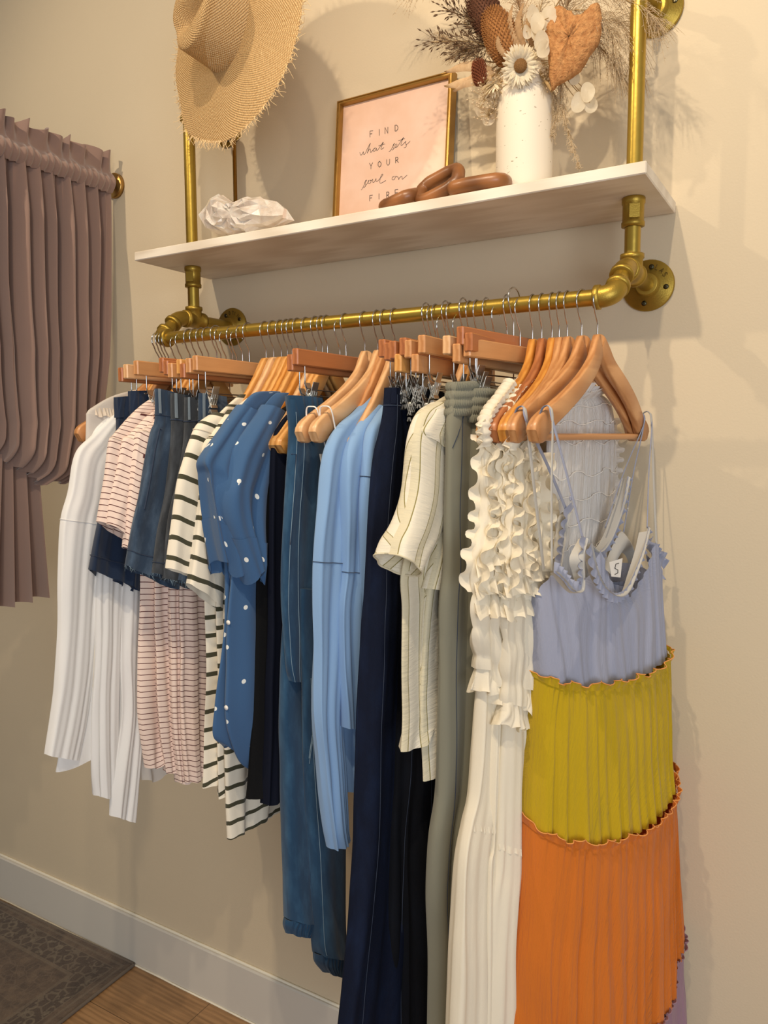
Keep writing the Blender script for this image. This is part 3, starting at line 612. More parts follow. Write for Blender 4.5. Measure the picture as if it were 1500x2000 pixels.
# palm blades
for i,(p,q,q2,lb) in enumerate((((960,150),(905,160),(867,168),'lower pale palm blade touching the frame corner'),((960,135),(910,128),(868,140),'upper pale palm blade behind the oat grass'),((970,140),(925,150),(885,178),'short palm blade under the other palm blades'))):
    a,b_,e=atY(*p,-.15),atY(*q,-.15),atY(*q2,-.15); fl=flower('palm_blade',a,lb,'dried leaf','pale palm blades in the vase'); P=cat([a,b_,e],16); rows=[]
    for k,pp in enumerate(P): w=.009*math.sin(PI*min(1,.15+.85*k/15))**.8+.0003; rows.append([pp+V(0,.004,w),pp+V(0,-.002,0),pp+V(0,.004,-w)])
    MB().grid(rows).build('blade',M['palm'],fl); stem(fl,a,.0012)
# small bell flower + baby's breath
c=atY(966,178,-.185); fl=flower('cream_everlasting',c,'half open cream everlasting bloom left of the vase neck','dried flower'); stem(fl,c); b=MB()
for i in range(46):
    a=rr.random()*2*PI; el=rr.random(); o=V(math.cos(a),math.sin(a)*.8,0); L=.022*(.6+.5*rr.random()); d=o*math.sin(.3+el)+V(-.1,-.2,-1)*math.cos(.3+el)*.9; d/=np.linalg.norm(d); t_=np.cross(d,V(0,0,1)); t_/=np.linalg.norm(t_); rows=[]
    for f in (0,.4,.8,1): w=.0032*math.sin(PI*(.15+.8*f))+.0002; p=c+V(0,0,.014)+d*L*f*1.3; rows.append([p-t_*w,p,p+t_*w])
    b.grid(rows)
b.build('petals',M['petal'],fl)
for i,(x,y,s_,lb) in enumerate(((950,180,.026,"baby's breath cluster on the left of the vase neck"),(985,150,.02,"baby's breath cluster touching the strawflower's left side"),(1065,150,.022,"baby's breath cluster right of the strawflower"),(1130,120,.02,"baby's breath peeping out behind the tan mushroom"),(955,215,.02,"lowest baby's breath cluster left of the vase"))):
    c=atY(x,y,-.17); fl=flower('babys_breath',c,lb,'dried flower',"baby's breath in the vase"); b=MB(); b2=MB()
    for k in range(70):
        p=c+V(rr.gauss(0,1),rr.gauss(0,.8),rr.gauss(0,1))*s_*.55; b.ell(p,(.0018,.0018,.0015),nu=6,nv=4); b2.tube([c+V(0,0,-.01),p],.0002,3,False)
    b.build('blossoms',M['pampas'],fl); b2.build('twigs',M['stem'],fl)
# ------------------------------------------------------------------ curtain on a rod standing out from the wall
XC=-1.79; M['curt']=fabric('mauve_velvet',(146,117,104),weave=500,bst=.25,rough=.8,sheen=.5); M['brass']=metal('brushed_brass',(186,146,84),.35,200)
zr=2.345; rod=empty('curtain_rod',(XC,0,zr),'brass curtain rod standing out from the wall, round mount at its end','curtain rod')
MB().lathe([(.0001,0),(.034,0),(.034,.010),(.031,.013),(.018,.015),(.0125,.02),(.0125,.9),(.0001,.9)],(XC,0,zr),(0,-1,0),36).build('rod',M['brass'],rod)
ct=empty('gathered_curtain',(XC,-.3,1.3),'dusty mauve velvet curtain gathered on the brass rod and looped up to one side','curtain')
def cy(px,py): p=atX(px,py,XC); return -p[1],p[2]
EDGE=[cy(*p) for p in ((213,335),(212,420),(208,560),(204,700),(190,830),(165,920),(145,946))]; ez=[e[1] for e in EDGE][::-1]; es=[e[0] for e in EDGE][::-1]
BOT=[cy(*p) for p in ((145,946),(110,938),(85,948),(50,930),(20,915),(-60,880),(-200,820))]; bs=[e[0] for e in BOT]; bz=[e[1] for e in BOT]
G=[];Um=[]; nv,nu=90,420
for j in range(nv):
    f=j/(nv-1); row=[]
    for i in range(nu):
        g_=i/(nu-1); w=min(1,f*6)
        eg=lambda zz: float(np.interp(zz,ez,es)); s2=.17+g_*.62; e=f**3
        ztop=zr-.012; zb=float(np.interp(s2,bs,bz)); z=ztop+(zb-ztop)*f
        s_=max(eg(z),.02)+g_*(.85*(1-e)+.62*e)
        k=2*PI*g_*19; amp=(.010+.016*w-.006*e)*min(1,.35+g_*9)
        tight=1+.35*math.sin(k*3.1+2)*math.exp(-f*14)
        x=amp*math.sin(k+.5*math.sin(k*.37)+.8*f)*tight+.006*math.sin(k*2.3+1)+.05*e*math.sin(g_*7)*(1-g_)+.0025*nz3(i*.05,f*6,1)
        x+=.02*math.sin(PI*min(1,f*1.0))*.6
        if f>.93: x-=.05*((f-.93)/.07)**2; 
        row.append((XC+x+.004,-s_-.004*math.sin(k*1.3),z))
    G.append(row)
MB().grid(G).build('drape',M['curt'],ct)
G=[]
for j in range(26):      # rod pocket and ruffled heading
    f=j/25; row=[]
    for i in range(nu):
        g_=i/(nu-1); k=2*PI*g_*19; s_=.03+g_*.85; z=zr-.03+.105*f; x=.018*math.sin(PI*min(1,f*2.0))+ (.016*(f-.45)/.55*math.sin(k*1.1+1.2*math.sin(k*.31)) if f>.45 else .004*math.sin(k*2.3+1)*(1-f)); dz=.008*f*math.sin(k*.7+1.5)
        row.append((XC+.014+x,-s_-.006*f*math.sin(k*.8),z+dz))
    G.append(row)
MB().grid(G).build('heading_ruffle',M['curt'],ct)
G=[]
for j in range(50):
    f=j/49; row=[]
    s0=cy(88,930)[0]; s1=cy(92,1168)[0]; zt=1.60; zb=cy(95,1168)[1]
    for i in range(220):
        g_=i/219; k=2*PI*g_*9; z=zt+(zb-zt)*f*(1+.025*math.sin(g_*3)); s_=(s0*(1-f)+(s1-.02)*f)+g_*(.30+.15*f)
        x=(.012+.018*f)*math.sin(k+.6*math.sin(k*.4)+f*.5); row.append((XC-.03+x,-s_-.008*f*math.cos(k),z))
    G.append(row)
MB().grid(G).build('tail',M['curt'],ct)
# ------------------------------------------------------------------ hangers
M['chrome']=metal('chrome_wire',(205,205,205),.16); M['steel']=metal('clip_steel',(226,224,218),.38)
WT={'honey':wood('honey_hanger_wood',(196,132,62),(226,168,96),(60,5,60)),'beech':wood('pale_beech_hanger_wood',(206,154,104),(232,186,136),(60,5,60)),'amber':wood('amber_hanger_wood',(188,116,40),(218,150,66),(60,5,60)),'rust':wood('reddish_hanger_wood',(150,86,46),(184,114,66),(60,5,60)),'tan':wood('tan_hanger_wood',(180,120,70),(212,154,100),(60,5,60))}
def Lp(s_,z,v=0): return V(v,-s_,z)          # hanger local: y=-s, x=v, origin on the rail axis
def hook_mb(zend):
    c=(0,-.0045); r=.0196; P=[]
    for i in range(17):
        a=math.radians(172-i*(172+42)/16); P.append(Lp(-(-r*math.cos(a)) if False else r*math.cos(a),c[1]+r*math.sin(a)))
    # from the back end over the top, down the front, then in to the shank
    P+= [Lp(.010,-.0285),Lp(.0035,-.0375),Lp(.0004,-.0425),Lp(0,zend)]
    return MB().tube(P,.0014,8)
PROTO={}
def proto_wood(tone,inner=False):
    k=('w',tone,inner)
    if k in PROTO: return PROTO[k]
    out=[]
    a=[(0,-.060),(.012,-.063),(.026,-.080),(.045,-.106),(.08,-.147),(.11,-.180),(.14,-.208),(.16,-.226)] if inner else [(0,-.060),(.012,-.063),(.026,-.078),(.045,-.101),(.085,-.128),(.13,-.155),(.18,-.183),(.210,-.201)]
    h=[.034,.034,.033,.031,.030,.031,.034,.040]; th=[.0065]*7+[.0085]
    b=MB()
    for sg in (1,-1):
        C=cat([(x,z) for x,z in a],26); H=np.interp(np.linspace(0,1,26),np.linspace(0,1,8),h); T=np.interp(np.linspace(0,1,26),np.linspace(0,1,8),th); G=[]
        for i,(x,z) in enumerate(C):
            d=C[min(i+1,25)]-C[max(i-1,0)]; d/=np.linalg.norm(d); nx,nz_=-d[1],d[0]
            if nz_<0: nx,nz_=-nx,-nz_
            if i==0: nx,nz_=0,1
            vo=(.004 if inner else .012)*math.sin(PI*min(1,x/.2))*1.0; row=[]; hh=H[i]; t=T[i]
            zc=z-.0
            for (q,w) in ((0,t*.75),(-.08,t),(-.92,t),(-1,t*.75),(-1,-t*.75),(-.92,-t),(-.08,-t),(0,-t*.75)):
                row.append(Lp(sg*(x+nx*hh*q*1.0),zc+nz_*hh*q,vo+w))
            G.append(row)
        x,z=C[-1]; last=G[-1]; c0=sum(last)/8
        for f,sc in ((.006,.93),(.012,.78),(.016,.5)):
            G.append([c0+(p-c0)*V(1,sc,sc)+Lp(sg*f,-f*.55) for p in last])
        b.grid(G,True); b.cap(G[-1]); b.cap(G[0])
    wd,zd=(.15,-.246) if inner else (.203,-.229)
    out.append(('shoulder_bar',b,WT[tone])); out.append(('hook',hook_mb(-.075),M['chrome']))
    out.append(('dowel',MB().tube([Lp(-wd,zd,.002),Lp(0,zd,.002),Lp(wd,zd,.002)],.0055,12),WT[tone]))
    PROTO[k]=[out,None]; return PROTO[k]
def proto_clip(tone,clip_s=.115):
    k=('c',tone)
    if k in PROTO: return PROTO[k]
    b=MB().box((0,0,-.083),(.014,.33,.030),bev=.002)
    w=MB().tube([Lp(.135,-.095),Lp(.135,-.128),Lp(.130,-.137),Lp(.12,-.140),Lp(0,-.140),Lp(-.12,-.140),Lp(-.130,-.137),Lp(-.135,-.128),Lp(-.135,-.095)],.0013,8)
    out=[('bar',b,WT[tone]),('hook',hook_mb(-.075),M['chrome']),('clip_rail',w,M['chrome'])]
    for sg in (1,-1):
        c=MB()
        for t in (1,-1):
            Mx=Matrix.Rotation(.33*t,3,'Y'); s0=sg*clip_s
            c.box(Lp(s0,-.148,t*.0035),(.0012,.019,.046),Mx,.0004)
            for q in range(-1,2): c.box(Lp(s0+q*.006,-.156,t*.0045),(.0016,.0024,.026),Mx)
            c.box(Lp(s0,-.176,t*.0022),(.0025,.019,.007),Matrix.Rotation(-.3*t,3,'Y'))
        c.lathe([(.0001,-.008),(.0042,-.008),(.0042,.008),(.0001,.008)],Lp(sg*clip_s,-.150),(0,1,0),12); out.append(('clip',c,M['steel']))
    PROTO[k]=[out,None]; return PROTO[k]
HN=0
def hanger(px,kind,tone,ang,label,group='clothes hangers on the rail',dz=0,tilt=0,X=None):
    p=proto_wood(tone,kind=='i') if kind in 'wi' else proto_clip(tone)
    nm='wooden_hanger' if kind in 'wi' else 'clip_hanger'
    e=bpy.data.objects.new(nm,None); COL.objects.link(e); X=X if X is not None else XS(px); e.location=(X,YR,ZR+dz); e.rotation_euler=(math.radians(tilt),0,math.radians(ang)); e.empty_display_size=.03
    tag(e,label,'hanger',group)
    if p[1] is None:
        p[1]=[]
        for n_,b,mt in p[0]:
            o=b.build(n_,mt); o.parent=e; o.location=(0,0,0); p[1].append(o)
    else:
        for o in p[1]: c=o.copy(); COL.objects.link(c); c.parent=e
    return e
# ------------------------------------------------------------------ cloth panels
class Panel:
    """closed draped cloth between a left and a right edge traced on the hanger's own vertical plane"""
    def __init__(s,X,ang,rows,th=(.02,.05),k=3,A=(.002,.010),seed=0,p=.75,off=0,ns=.0035,nz=64,nt=88,wob=.6,hem=.0,front=.5,nsc=9,thp=1.0,gat=0,sag=(0,0)):
        s.gat=gat;s.sag=sag
        s.pl=Plane(X,ang,off); s.seed=seed; s.k=k;s.A=A;s.th=th;s.p=p;s.ns=ns;s.nz=nz;s.nt=nt;s.wob=wob;s.hem=hem;s.front=front;s.nsc=nsc;s.thp=thp
        L=[];Rr=[]
        for r in rows:
            a=s.pl.un(r[0],r[1])
            if len(r)==4: b=s.pl.un(r[2],r[3])
            elif len(r)==3: b=np.array([r[2],a[1]])
            else: b=np.array([-min(.2,a[0]),a[1]])
            L.append(a);Rr.append(b)
        s.L=cat(L,nz);s.R=cat(Rr,nz)
    def pt(s,f,a):
        i=f*(s.nz-1); j=min(int(i),s.nz-2); g=i-j; L=s.L[j]*(1-g)+s.L[j+1]*g; R=s.R[j]*(1-g)+s.R[j+1]*g
        c,sn=math.cos(a),math.sin(a); sg=(1+c)/2; q=R+(L-R)*sg; w=np.linalg.norm(L-R)
        th=s.th[0]+(s.th[1]-s.th[0])*f**s.thp; A=s.A[0]+(s.A[1]-s.A[0])*f
        ph=s.seed*1.7+s.wob*math.sin(2.6*f+s.seed)
        wg=sg+.22/s.k*nz3(sg*s.k*.55+s.seed,f*1.1,s.seed*2.3+sn*.3)*2
        v=th/2*np.sign(sn)*abs(sn)**s.p+A*math.sin(2*PI*s.k*wg+ph)*(.7+.6*nz3(sg*s.k*.9,f*1.6,s.seed+9))
        v+=A*.35*math.sin(2*PI*s.k*2.3*wg+ph*2)*np.sign(sn)+s.gat*math.exp(-f*5)*math.sin(2*PI*s.k*2.9*wg+3*sn)
        v+=s.ns*nz3(q[0]*s.nsc+s.seed*3,q[1]*s.nsc*.7,sn*1.3+s.seed)
        ds=s.front*A*.8*math.sin(5*a*1.0+ph+2*f)*max(0,c)**2+s.ns*.8*nz3(q[1]*s.nsc+7,s.seed,c*2)
        dz=s.hem*f**6*(math.sin(2*PI*s.k*sg+ph+.8)+.6*nz3(sg*6,s.seed,1))
        dz-=(s.sag[0]+(s.sag[1]-s.sag[0])*f)*max(0,math.sin(a))
        p=s.pl.pt(q[0]+ds,q[1]+dz,v)
        if p[1]>-.03: p[1]=-.03+.018*(1-math.exp(-(p[1]+.03)/.018))
        return p
    def add(s,mb,cap=True,f0=0,f1=1,extra=None):
        n=int((s.nz)*(f1-f0))+2; G=np.zeros((n,s.nt,3)); U=np.zeros((n,s.nt+1))
        for j in range(n):
            f=f0+(f1-f0)*j/(n-1)
            for i in range(s.nt):
                a=2*PI*i/s.nt; G[j,i]=s.pt(f,a)
                if extra: G[j,i]+=extra(f,a)
            x=f*(s.nz-1); jj=min(int(x),s.nz-1); w=np.linalg.norm(s.L[jj]-s.R[jj])
            rg=np.concatenate([G[j],G[j,:1]]); U[j]=np.concatenate([[0],np.cumsum(np.linalg.norm(np.diff(rg,axis=0),axis=1))])
        zz=np.concatenate([[0],np.cumsum(np.linalg.norm(np.diff(s.L[[int((f0+(f1-f0)*j/(n-1))*(s.nz-1)) for j in range(n)]],axis=0),axis=1))])
        zR=np.concatenate([[0],np.cumsum(np.linalg.norm(np.diff(s.R[[int((f0+(f1-f0)*j/(n-1))*(s.nz-1)) for j in range(n)]],axis=0),axis=1))])
        Vv=np.zeros((n,s.nt+1))
        for i in range(s.nt+1):
            sg=(1+math.cos(2*PI*i/s.nt))/2; Vv[:,i]=zz*sg+zR*(1-sg)
        mb.grid(G,True,U,Vv)
        if cap: mb.cap(G[0])
        return G
    def line(s,f,a0,a1,n=60,out=.0008):
        P=[]
        for i in range(n):
            a=a0+(a1-a0)*i/(n-1); p=s.pt(f,a); P.append(p+s.pl.n*out*np.sign(math.sin(a) or 1)+s.pl.d*out*math.cos(a))
        return P
def garment(label,cat_,px,name,group=None): 
    X=XS(px); return empty(name,(X,YR,ZR-.065),label,cat_,group),X
def ruffle(mb,path,w,amp,freq,dirn,side,seed=0,nv=5,tilt=.3):
    """gathered strip along a path: dirn = direction of its height, side = direction it waves in"""
    P=np.asarray(path,float); d=np.concatenate([[0],np.cumsum(np.linalg.norm(np.diff(P,axis=0),axis=1))]); n=max(8,int(d[-1]*freq*12)); t=np.linspace(0,d[-1],n); Q=np.array([[np.interp(x,d,P[:,k]) for k in range(3)] for x in t]); rows=[]
    dirn=np.array(dirn,float); side=np.array(side,float)
    for j in range(nv+1):
        f=j/nv; row=[]
        for i in range(n):
            ph=2*PI*freq*t[i]+1.4*math.sin(t[i]*freq*1.3+seed); row.append(Q[i]+dirn*w*f*(1+.18*math.sin(ph*.37+seed))+side*(tilt*w*f+amp*(f**.8)*math.sin(ph))-np.cross(dirn,side)*amp*.24*f*math.sin(2*ph+nz3(t[i]*40,seed,4)*2)+dirn*w*.12*f*nz3(t[i]*60,seed,f*2))
        rows.append(row)
    mb.grid(rows); return np.array(rows)
# ------------------------------------------------------------------ fabrics
F={}
F['white']=fabric('white_rayon',(250,248,245),weave=1400,crinkle=(60,6,.15,.001),trans=.18)
F['white2']=fabric('white_rayon_sheer',(240,234,226),weave=1400,crinkle=(70,6,.3,.0015),trans=.35,sheer=.1)
F['offw']=fabric('offwhite_rayon',(240,228,206),weave=1400,crinkle=(60,6,.3,.0015),trans=.2)
F['lace']=fabric('lace_trim',(236,220,200),weave=260,bst=1,trans=.2)
F['navy']=fabric('navy_twill',(22,38,62),weave=900,crinkle=(60,20,.3,.001))
F['pink']=fabric('pink_striped_jersey',(238,214,200),stripes=(.0128,.14,(92,44,44)),weave=900,melange=.05)
F['den1']=fabric('washed_blue_denim',(44,62,84),c2=(84,104,126),melange=.28,worn=.8,bst=.5)
F['den2']=fabric('grey_black_denim',(48,52,58),c2=(84,90,98),melange=.28,worn=.8,bst=.5)
F['loop']=fabric('faded_denim_trim',(112,124,134),c2=(168,164,150),melange=.2,worn=1,bst=.6)
F['green']=fabric('olive_striped_jersey',(236,226,206),stripes=(.0385,.24,(66,64,46)),weave=800,melange=.04)
F['dot']=fabric('polka_dot_chambray',(60,95,136),dots=(.072,.0044),melange=.10,weave=900,crinkle=(40,30,.3,.0015))
F['black']=fabric('black_jersey',(10,10,12),weave=900,sheen=0)
F['inky']=fabric('ink_navy_jersey',(9,14,30),weave=900,sheen=0)
F['jump']=fabric('mid_blue_denim',(30,66,96),c2=(58,98,128),melange=.16,worn=.7,bst=.4)
F['stitch']=fabric('pale_stitching',(132,156,172),bst=.8)
F['dstitch']=fabric('dark_stitching',(44,56,78),bst=.8)
F['sky']=fabric('light_blue_rayon',(140,176,218),weave=1300,melange=.05,crinkle=(60,9,.22,.0012),trans=.1)
F['dark']=fabric('dark_indigo_denim',(11,20,42),c2=(20,34,62),melange=.4,worn=.5,bst=.6,sheen=.0)
F['dark2']=fabric('blue_black_denim',(9,11,18),c2=(16,20,30),melange=.4,worn=.5,bst=.6,sheen=.0)
F['cstr']=fabric('cream_pinstripe_gauze',(240,232,212),weave=900,vst=[(.052,.30,(226,216,186),.0),(.052,.035,(150,138,84),.0),(.052,.035,(150,138,84),.70)],crinkle=(18,110,.7,.003),trans=.12)
F['grey']=fabric('grey_green_twill',(126,124,108),weave=1200,melange=.06,crinkle=(30,6,.15,.001))
F['cream']=fabric('cream_crinkle',(246,236,214),weave=1300,crinkle=(46,20,.45,.002),trans=.2)
F['shir']=fabric('white_shirred',(236,232,228),weave=1300,crinkle=(420,26,.9,.003),trans=.25)
F['lav']=fabric('lavender_gauze',(160,164,184),weave=1300,crinkle=(210,40,.6,.0018),trans=.12)
F['grylin']=fabric('pale_grey_lining',(196,192,184),weave=1300,trans=.1)
F['yel']=fabric('chartreuse_gauze',(196,164,16),weave=1300,crinkle=(230,30,.7,.0022),trans=.15)
F['org']=fabric('orange_gauze',(214,116,32),weave=1300,crinkle=(230,16,.8,.0025),trans=.15)
F['orged']=fabric('orange_edging',(226,150,74),weave=900)
F['mauve']=fabric('mauve_gauze',(158,124,140),weave=1300,crinkle=(200,20,.6,.002),trans=.1)
F['elas']=fabric('white_elastic',(238,234,228),weave=700,bst=.6)
def simple(px,name,label,cat_,mat,rows,group=None,ang=0,parts=(),X=None,**kw):
    X=XS(px) if X is None else X; loc=(X,YR,ZR-.065)
    if parts is None:
        pn=Panel(X,ang,rows,**kw); b=MB(); pn.add(b); o=b.build(name,F[mat],loc=loc); tag(o,label,cat_,group); return o,pn
    g=empty(name,loc,label,cat_,group); pn=Panel(X,ang,rows,**kw); b=MB(); pn.add(b); b.build('body',F[mat],g); return g,pn
def sleeve(g,X,mat,rows,name='sleeve',ang=0,**kw):
    kw.setdefault('th',(.02,.03)); kw.setdefault('k',1.5); kw.setdefault('A',(.001,.003)); pn=Panel(X,ang,rows,**kw); b=MB(); pn.add(b); b.build(name,F[mat],g); return pn
def edge(g,pn,f,name,mat,r=.0009,a0=-.2,a1=PI*.9,**k): MB().tube(pn.line(f,a0,a1),r,5).build(name,F[mat],g)

# --- white blouses, far left
hanger(312,'w','tan',-6,'wooden hanger farthest left, its bare tip sticking out of the lace trimmed blouse')
g,X=garment('white blouse with lace edged strap, farthest left on the rail','blouse',312,'lace_trimmed_blouse')
pn=Panel(X,0,[(282,757),(225,772),(188,792),(172,806),(170,830),(162,1000),(150,1200),(140,1380)],th=(.018,.03),k=3,A=(.001,.004),seed=3); b=MB(); pn.add(b); b.build('body',F['white2'],g)
b=MB(); ruffle(b,[pn.pt(.33,a) for a in np.linspace(-.9,1.2,16)],.018,.002,120,(0,0,-1),(1,0,0),1); b.build('lace_trim',F['lace'],g)
hanger(318,'i','tan',0,'wooden hanger inside the crisp white long sleeved blouse')
g,pn=simple(318,'long_sleeved_blouse','crisp white long sleeved blouse with a dropped shoulder seam, first full blouse from the left','blouse','white',[(290,772,-.1),(245,798),(212,815),(180,850),(160,920),(146,1080),(138,1250),(128,1400),(112,1507)],'long sleeved white blouses',th=(.03,.045),k=3.5,A=(.002,.006),seed=1,hem=.003)
pp=sleeve(g,pn.pl.X+.006,'white',[(240,798,262,812),(216,816,246,850),(182,850,238,892),(150,885,226,930),(136,960,215,985),(122,1018,205,1030),(116,1120,196,1120),(112,1300,180,1300),(100,1400,166,1402),(89,1474,150,1484)],k=2,A=(.001,.0035),seed=2,th=(.024,.034)); edge(g,pp,.55,'seam','white',.0008)
hanger(324,'i','honey',0,'wooden hanger inside the creamier white blouse, second among the blouses')
g,pn=simple(324,'long_sleeved_blouse','creamy white long sleeved blouse hanging second among the white blouses','blouse','offw',[(300,768,-.1),(262,792),(238,812),(212,850),(200,950),(184,1100),(176,1250),(176,1400),(182,1500)],'long sleeved white blouses',th=(.02,.05),k=4,A=(.002,.009),seed=5,hem=.003)
sleeve(g,pn.pl.X+.012,'white',[(262,800,300,830),(236,830,285,850),(214,880,275,900),(203,960,262,980),(193,1080,246,1090),(187,1250,232,1250),(180,1400,228,1400),(180,1500,226,1500),(184,1553,222,1560)],k=2,A=(.001,.004),seed=4,th=(.022,.034))
hanger(330,'i','tan',0,'wooden hanger inside the white blouse with the longest sleeve')
g,pn=simple(330,'long_sleeved_blouse','white blouse whose sleeve hangs lowest, with a sheer body behind the striped tees','blouse','white2',[(330,765,-.1),(300,790),(280,830),(268,1000),(262,1150),(262,1300),(262,1430),(275,1530)],'long sleeved white blouses',th=(.02,.055),k=4,A=(.002,.010),seed=8,hem=.012)
sleeve(g,pn.pl.X+.012,'white',[(285,840,320,860),(262,920,312,930),(246,1040,298,1050),(236,1150,288,1160),(232,1280,280,1290),(236,1400,276,1400),(222,1500,272,1500),(216,1592,262,1606)],k=2,A=(.001,.006),seed=6,th=(.022,.034))
# --- navy shorts
for i,(px,bar,rows,lb,tone) in enumerate(((346,0,[(226,776,300,770),(226,850,312,850),(205,950,315,950),(185,1040,315,1060),(172,1112,300,1172)],'navy wide leg shorts clipped up beside the white blouses, front pair','rust'),(356,.0,[(254,764,320,762),(252,850,330,850),(240,950,335,950),(235,1050,335,1060),(232,1135,310,1180)],'navy wide leg shorts hanging behind the front navy pair','beech'))):
    hanger(px,'c',tone,0,('clip hanger with a reddish bar, lowest at the far left, holding the front navy shorts','clip hanger with a pale bar end at the far left, second above the navy shorts')[i],dz=-.012+.006*i)
    g,pn=simple(px,'navy_shorts',lb,'shorts','navy',rows,'navy shorts',th=(.022,.05),k=2.5,A=(.003,.007),seed=i+3)
    edge(g,pn,.9,'hem_seam','navy',.0012); b=MB(); Panel(pn.pl.X,0,[rows[0],(rows[0][0]-1,rows[0][1]+40,rows[0][2],rows[0][3]+40)],th=(.026,.026),k=5,A=(.003,.003),seed=2).add(b); b.build('waistband',F['navy'],g)
hanger(372,'c','tan',2,'clip hanger with the highest orange brown bar at the left end',dz=0)
# --- pink striped tees
T=[(372,[(330,768,-.1),(298,778),(262,806),(222,850),(216,870),(240,960),(268,1060),(274,1116),(272,1250),(272,1400),(288,1503,.0)],[(262,806,300,815),(222,848,282,870),(212,866,276,900),(205,930,274,950),(197,985,270,1000),(192,1018,262,1062)],'pink tee with dark red pinstripes, leftmost of its row'),
 (384,[(345,772,-.1),(318,790),(290,812),(262,850),(268,950),(292,1060),(300,1120),(300,1250),(306,1400),(322,1512,.0)],[(290,812,325,830),(252,850,306,870),(240,862,300,890),(228,930,296,960),(216,990,288,1010),(212,1024,270,1070)],'pinstriped pink tee second in its row, sleeve over the first'),
 (396,[(360,775,-.1),(335,795),(310,815),(285,850),(290,950),(312,1060),(330,1120),(330,1250),(334,1400),(346,1532,-.02)],[(318,812,350,830),(282,838,334,860),(268,850,326,880),(256,930,318,960),(246,1020,306,1030),(242,1068,296,1090)],'pinstriped pink tee third in its row, its sleeve lowest'),
 (408,[(380,780,-.1),(350,800),(330,830),(310,870),(320,1000),(340,1080),(350,1120),(352,1250),(356,1400),(366,1530,-.08)],[(335,830,365,850),(310,860,345,880),(298,900,340,920),(290,980,335,990),(286,1060,330,1080)],'pinstriped pink tee nearest the denim, mostly behind it')]
for i,(px,br,sr,lb) in enumerate(T):
    hanger(px,'i','honey',0,'wooden hanger hidden in the '+lb.split(',')[0])
    g,pn=simple(px,'striped_tee',lb,'t-shirt','pink',br,'pink pinstriped tees',th=(.02,.040),k=4+i*.4,A=(.001,.008),seed=i*2+1,hem=.004)
    pp=sleeve(g,pn.pl.X+.012,'pink',sr,k=1.2,A=(.001,.004),seed=i,th=(.03,.034)); edge(g,pp,.28,'shoulder_seam','lace',.0008)
# --- denim skirts
D=[(424,'den1',[(304,759,350,770),(304,820,356,830),(294,850,360,870),(275,950,362,960),(260,1020,358,1030),(247,1106,345,1150)],(306,760,319,810),'blue denim skirt with a pale belt loop and frayed hem, leftmost of the skirts','rust',[(311,690)]),
 (442,'den2',[(336,768,378,775),(336,850,385,860),(325,950,388,960),(306,1040,384,1050),(297,1120,372,1150)],(338,770,350,800),'grey black denim skirt behind the first blue skirt','tan',[]),
 (455,'den2',[(362,776,402,776),(360,850,410,850),(348,930,412,940),(330,1020,406,1030),(322,1128,400,1155)],(364,776,378,828),'charcoal denim skirt with a worn beige belt loop','honey',[]),
 (474,'den1',[(392,768,440,775),(390,850,450,850),(384,930,450,950),(366,1020,440,1040),(352,1135,430,1155)],(394,768,406,818),'dark blue denim skirt under the longest orange brown bar','tan',[])]
for i,(px,mt,rows,lp,lb,tone,_) in enumerate(D):
    hanger(px,'c',tone,(0,-1,1,0)[i],'clip hanger carrying the '+lb.split(',')[0],dz=(.002,-.01,-.004,-.003)[i])
    g,pn=simple(px,'denim_skirt',lb,'skirt',mt,rows,'denim skirts on clip hangers',th=(.024,.040),k=1.5,A=(.001,.004),seed=i+2,hem=.002)
    for f in (.16,.93): edge(g,pn,f,'stitching','dstitch',.0009)
    pl=Plane(pn.pl.X,0,.012); a=pl.un(lp[0],lp[1]); c=pl.un(lp[2],lp[3])
    q=pn.pt(.0,.25); b=MB(); b.grid([[pn.pt(f,a_)+pn.pl.n*.0035+pn.pl.d*.003 for a_ in (.30,.42,.52,.62)] for f in (0,.05,.1,.15)]); b.build('belt_loop',F['loop'],g)
    rr=random.Random(i); b=MB()
    for k in range(16):
        p=pn.pt(1,rr.uniform(-.3,1.4)); b.tube([p,p+V(rr.uniform(-.006,.006),rr.uniform(-.006,.006),-rr.uniform(.002,.012))],[.0004,.0002],3,False)
    b.build('frayed_threads',F['stitch'],g)
    if i in (0,2):
        b=MB(); b.tube([pn.pt(f,.75)+pn.pl.n*.0015 for f in (.34,.33)]+[pn.pt(f,.6)+pn.pl.n*.0015 for f in (.33,.45,.6,.72)],.0013,5); b.build('pocket_edge',F['dstitch'],g)
for px,tone,lb,dz in ((432,'rust','clip hanger with a small dark red bar end above the blue skirts',-.004),(463,'rust','clip hanger with a red brown bar end tucked below the longest bar',-.012),(487,'tan','clip hanger with the long bare orange brown bar over the denim skirts',.001)): hanger(px,'c',tone,0,lb,dz=dz)
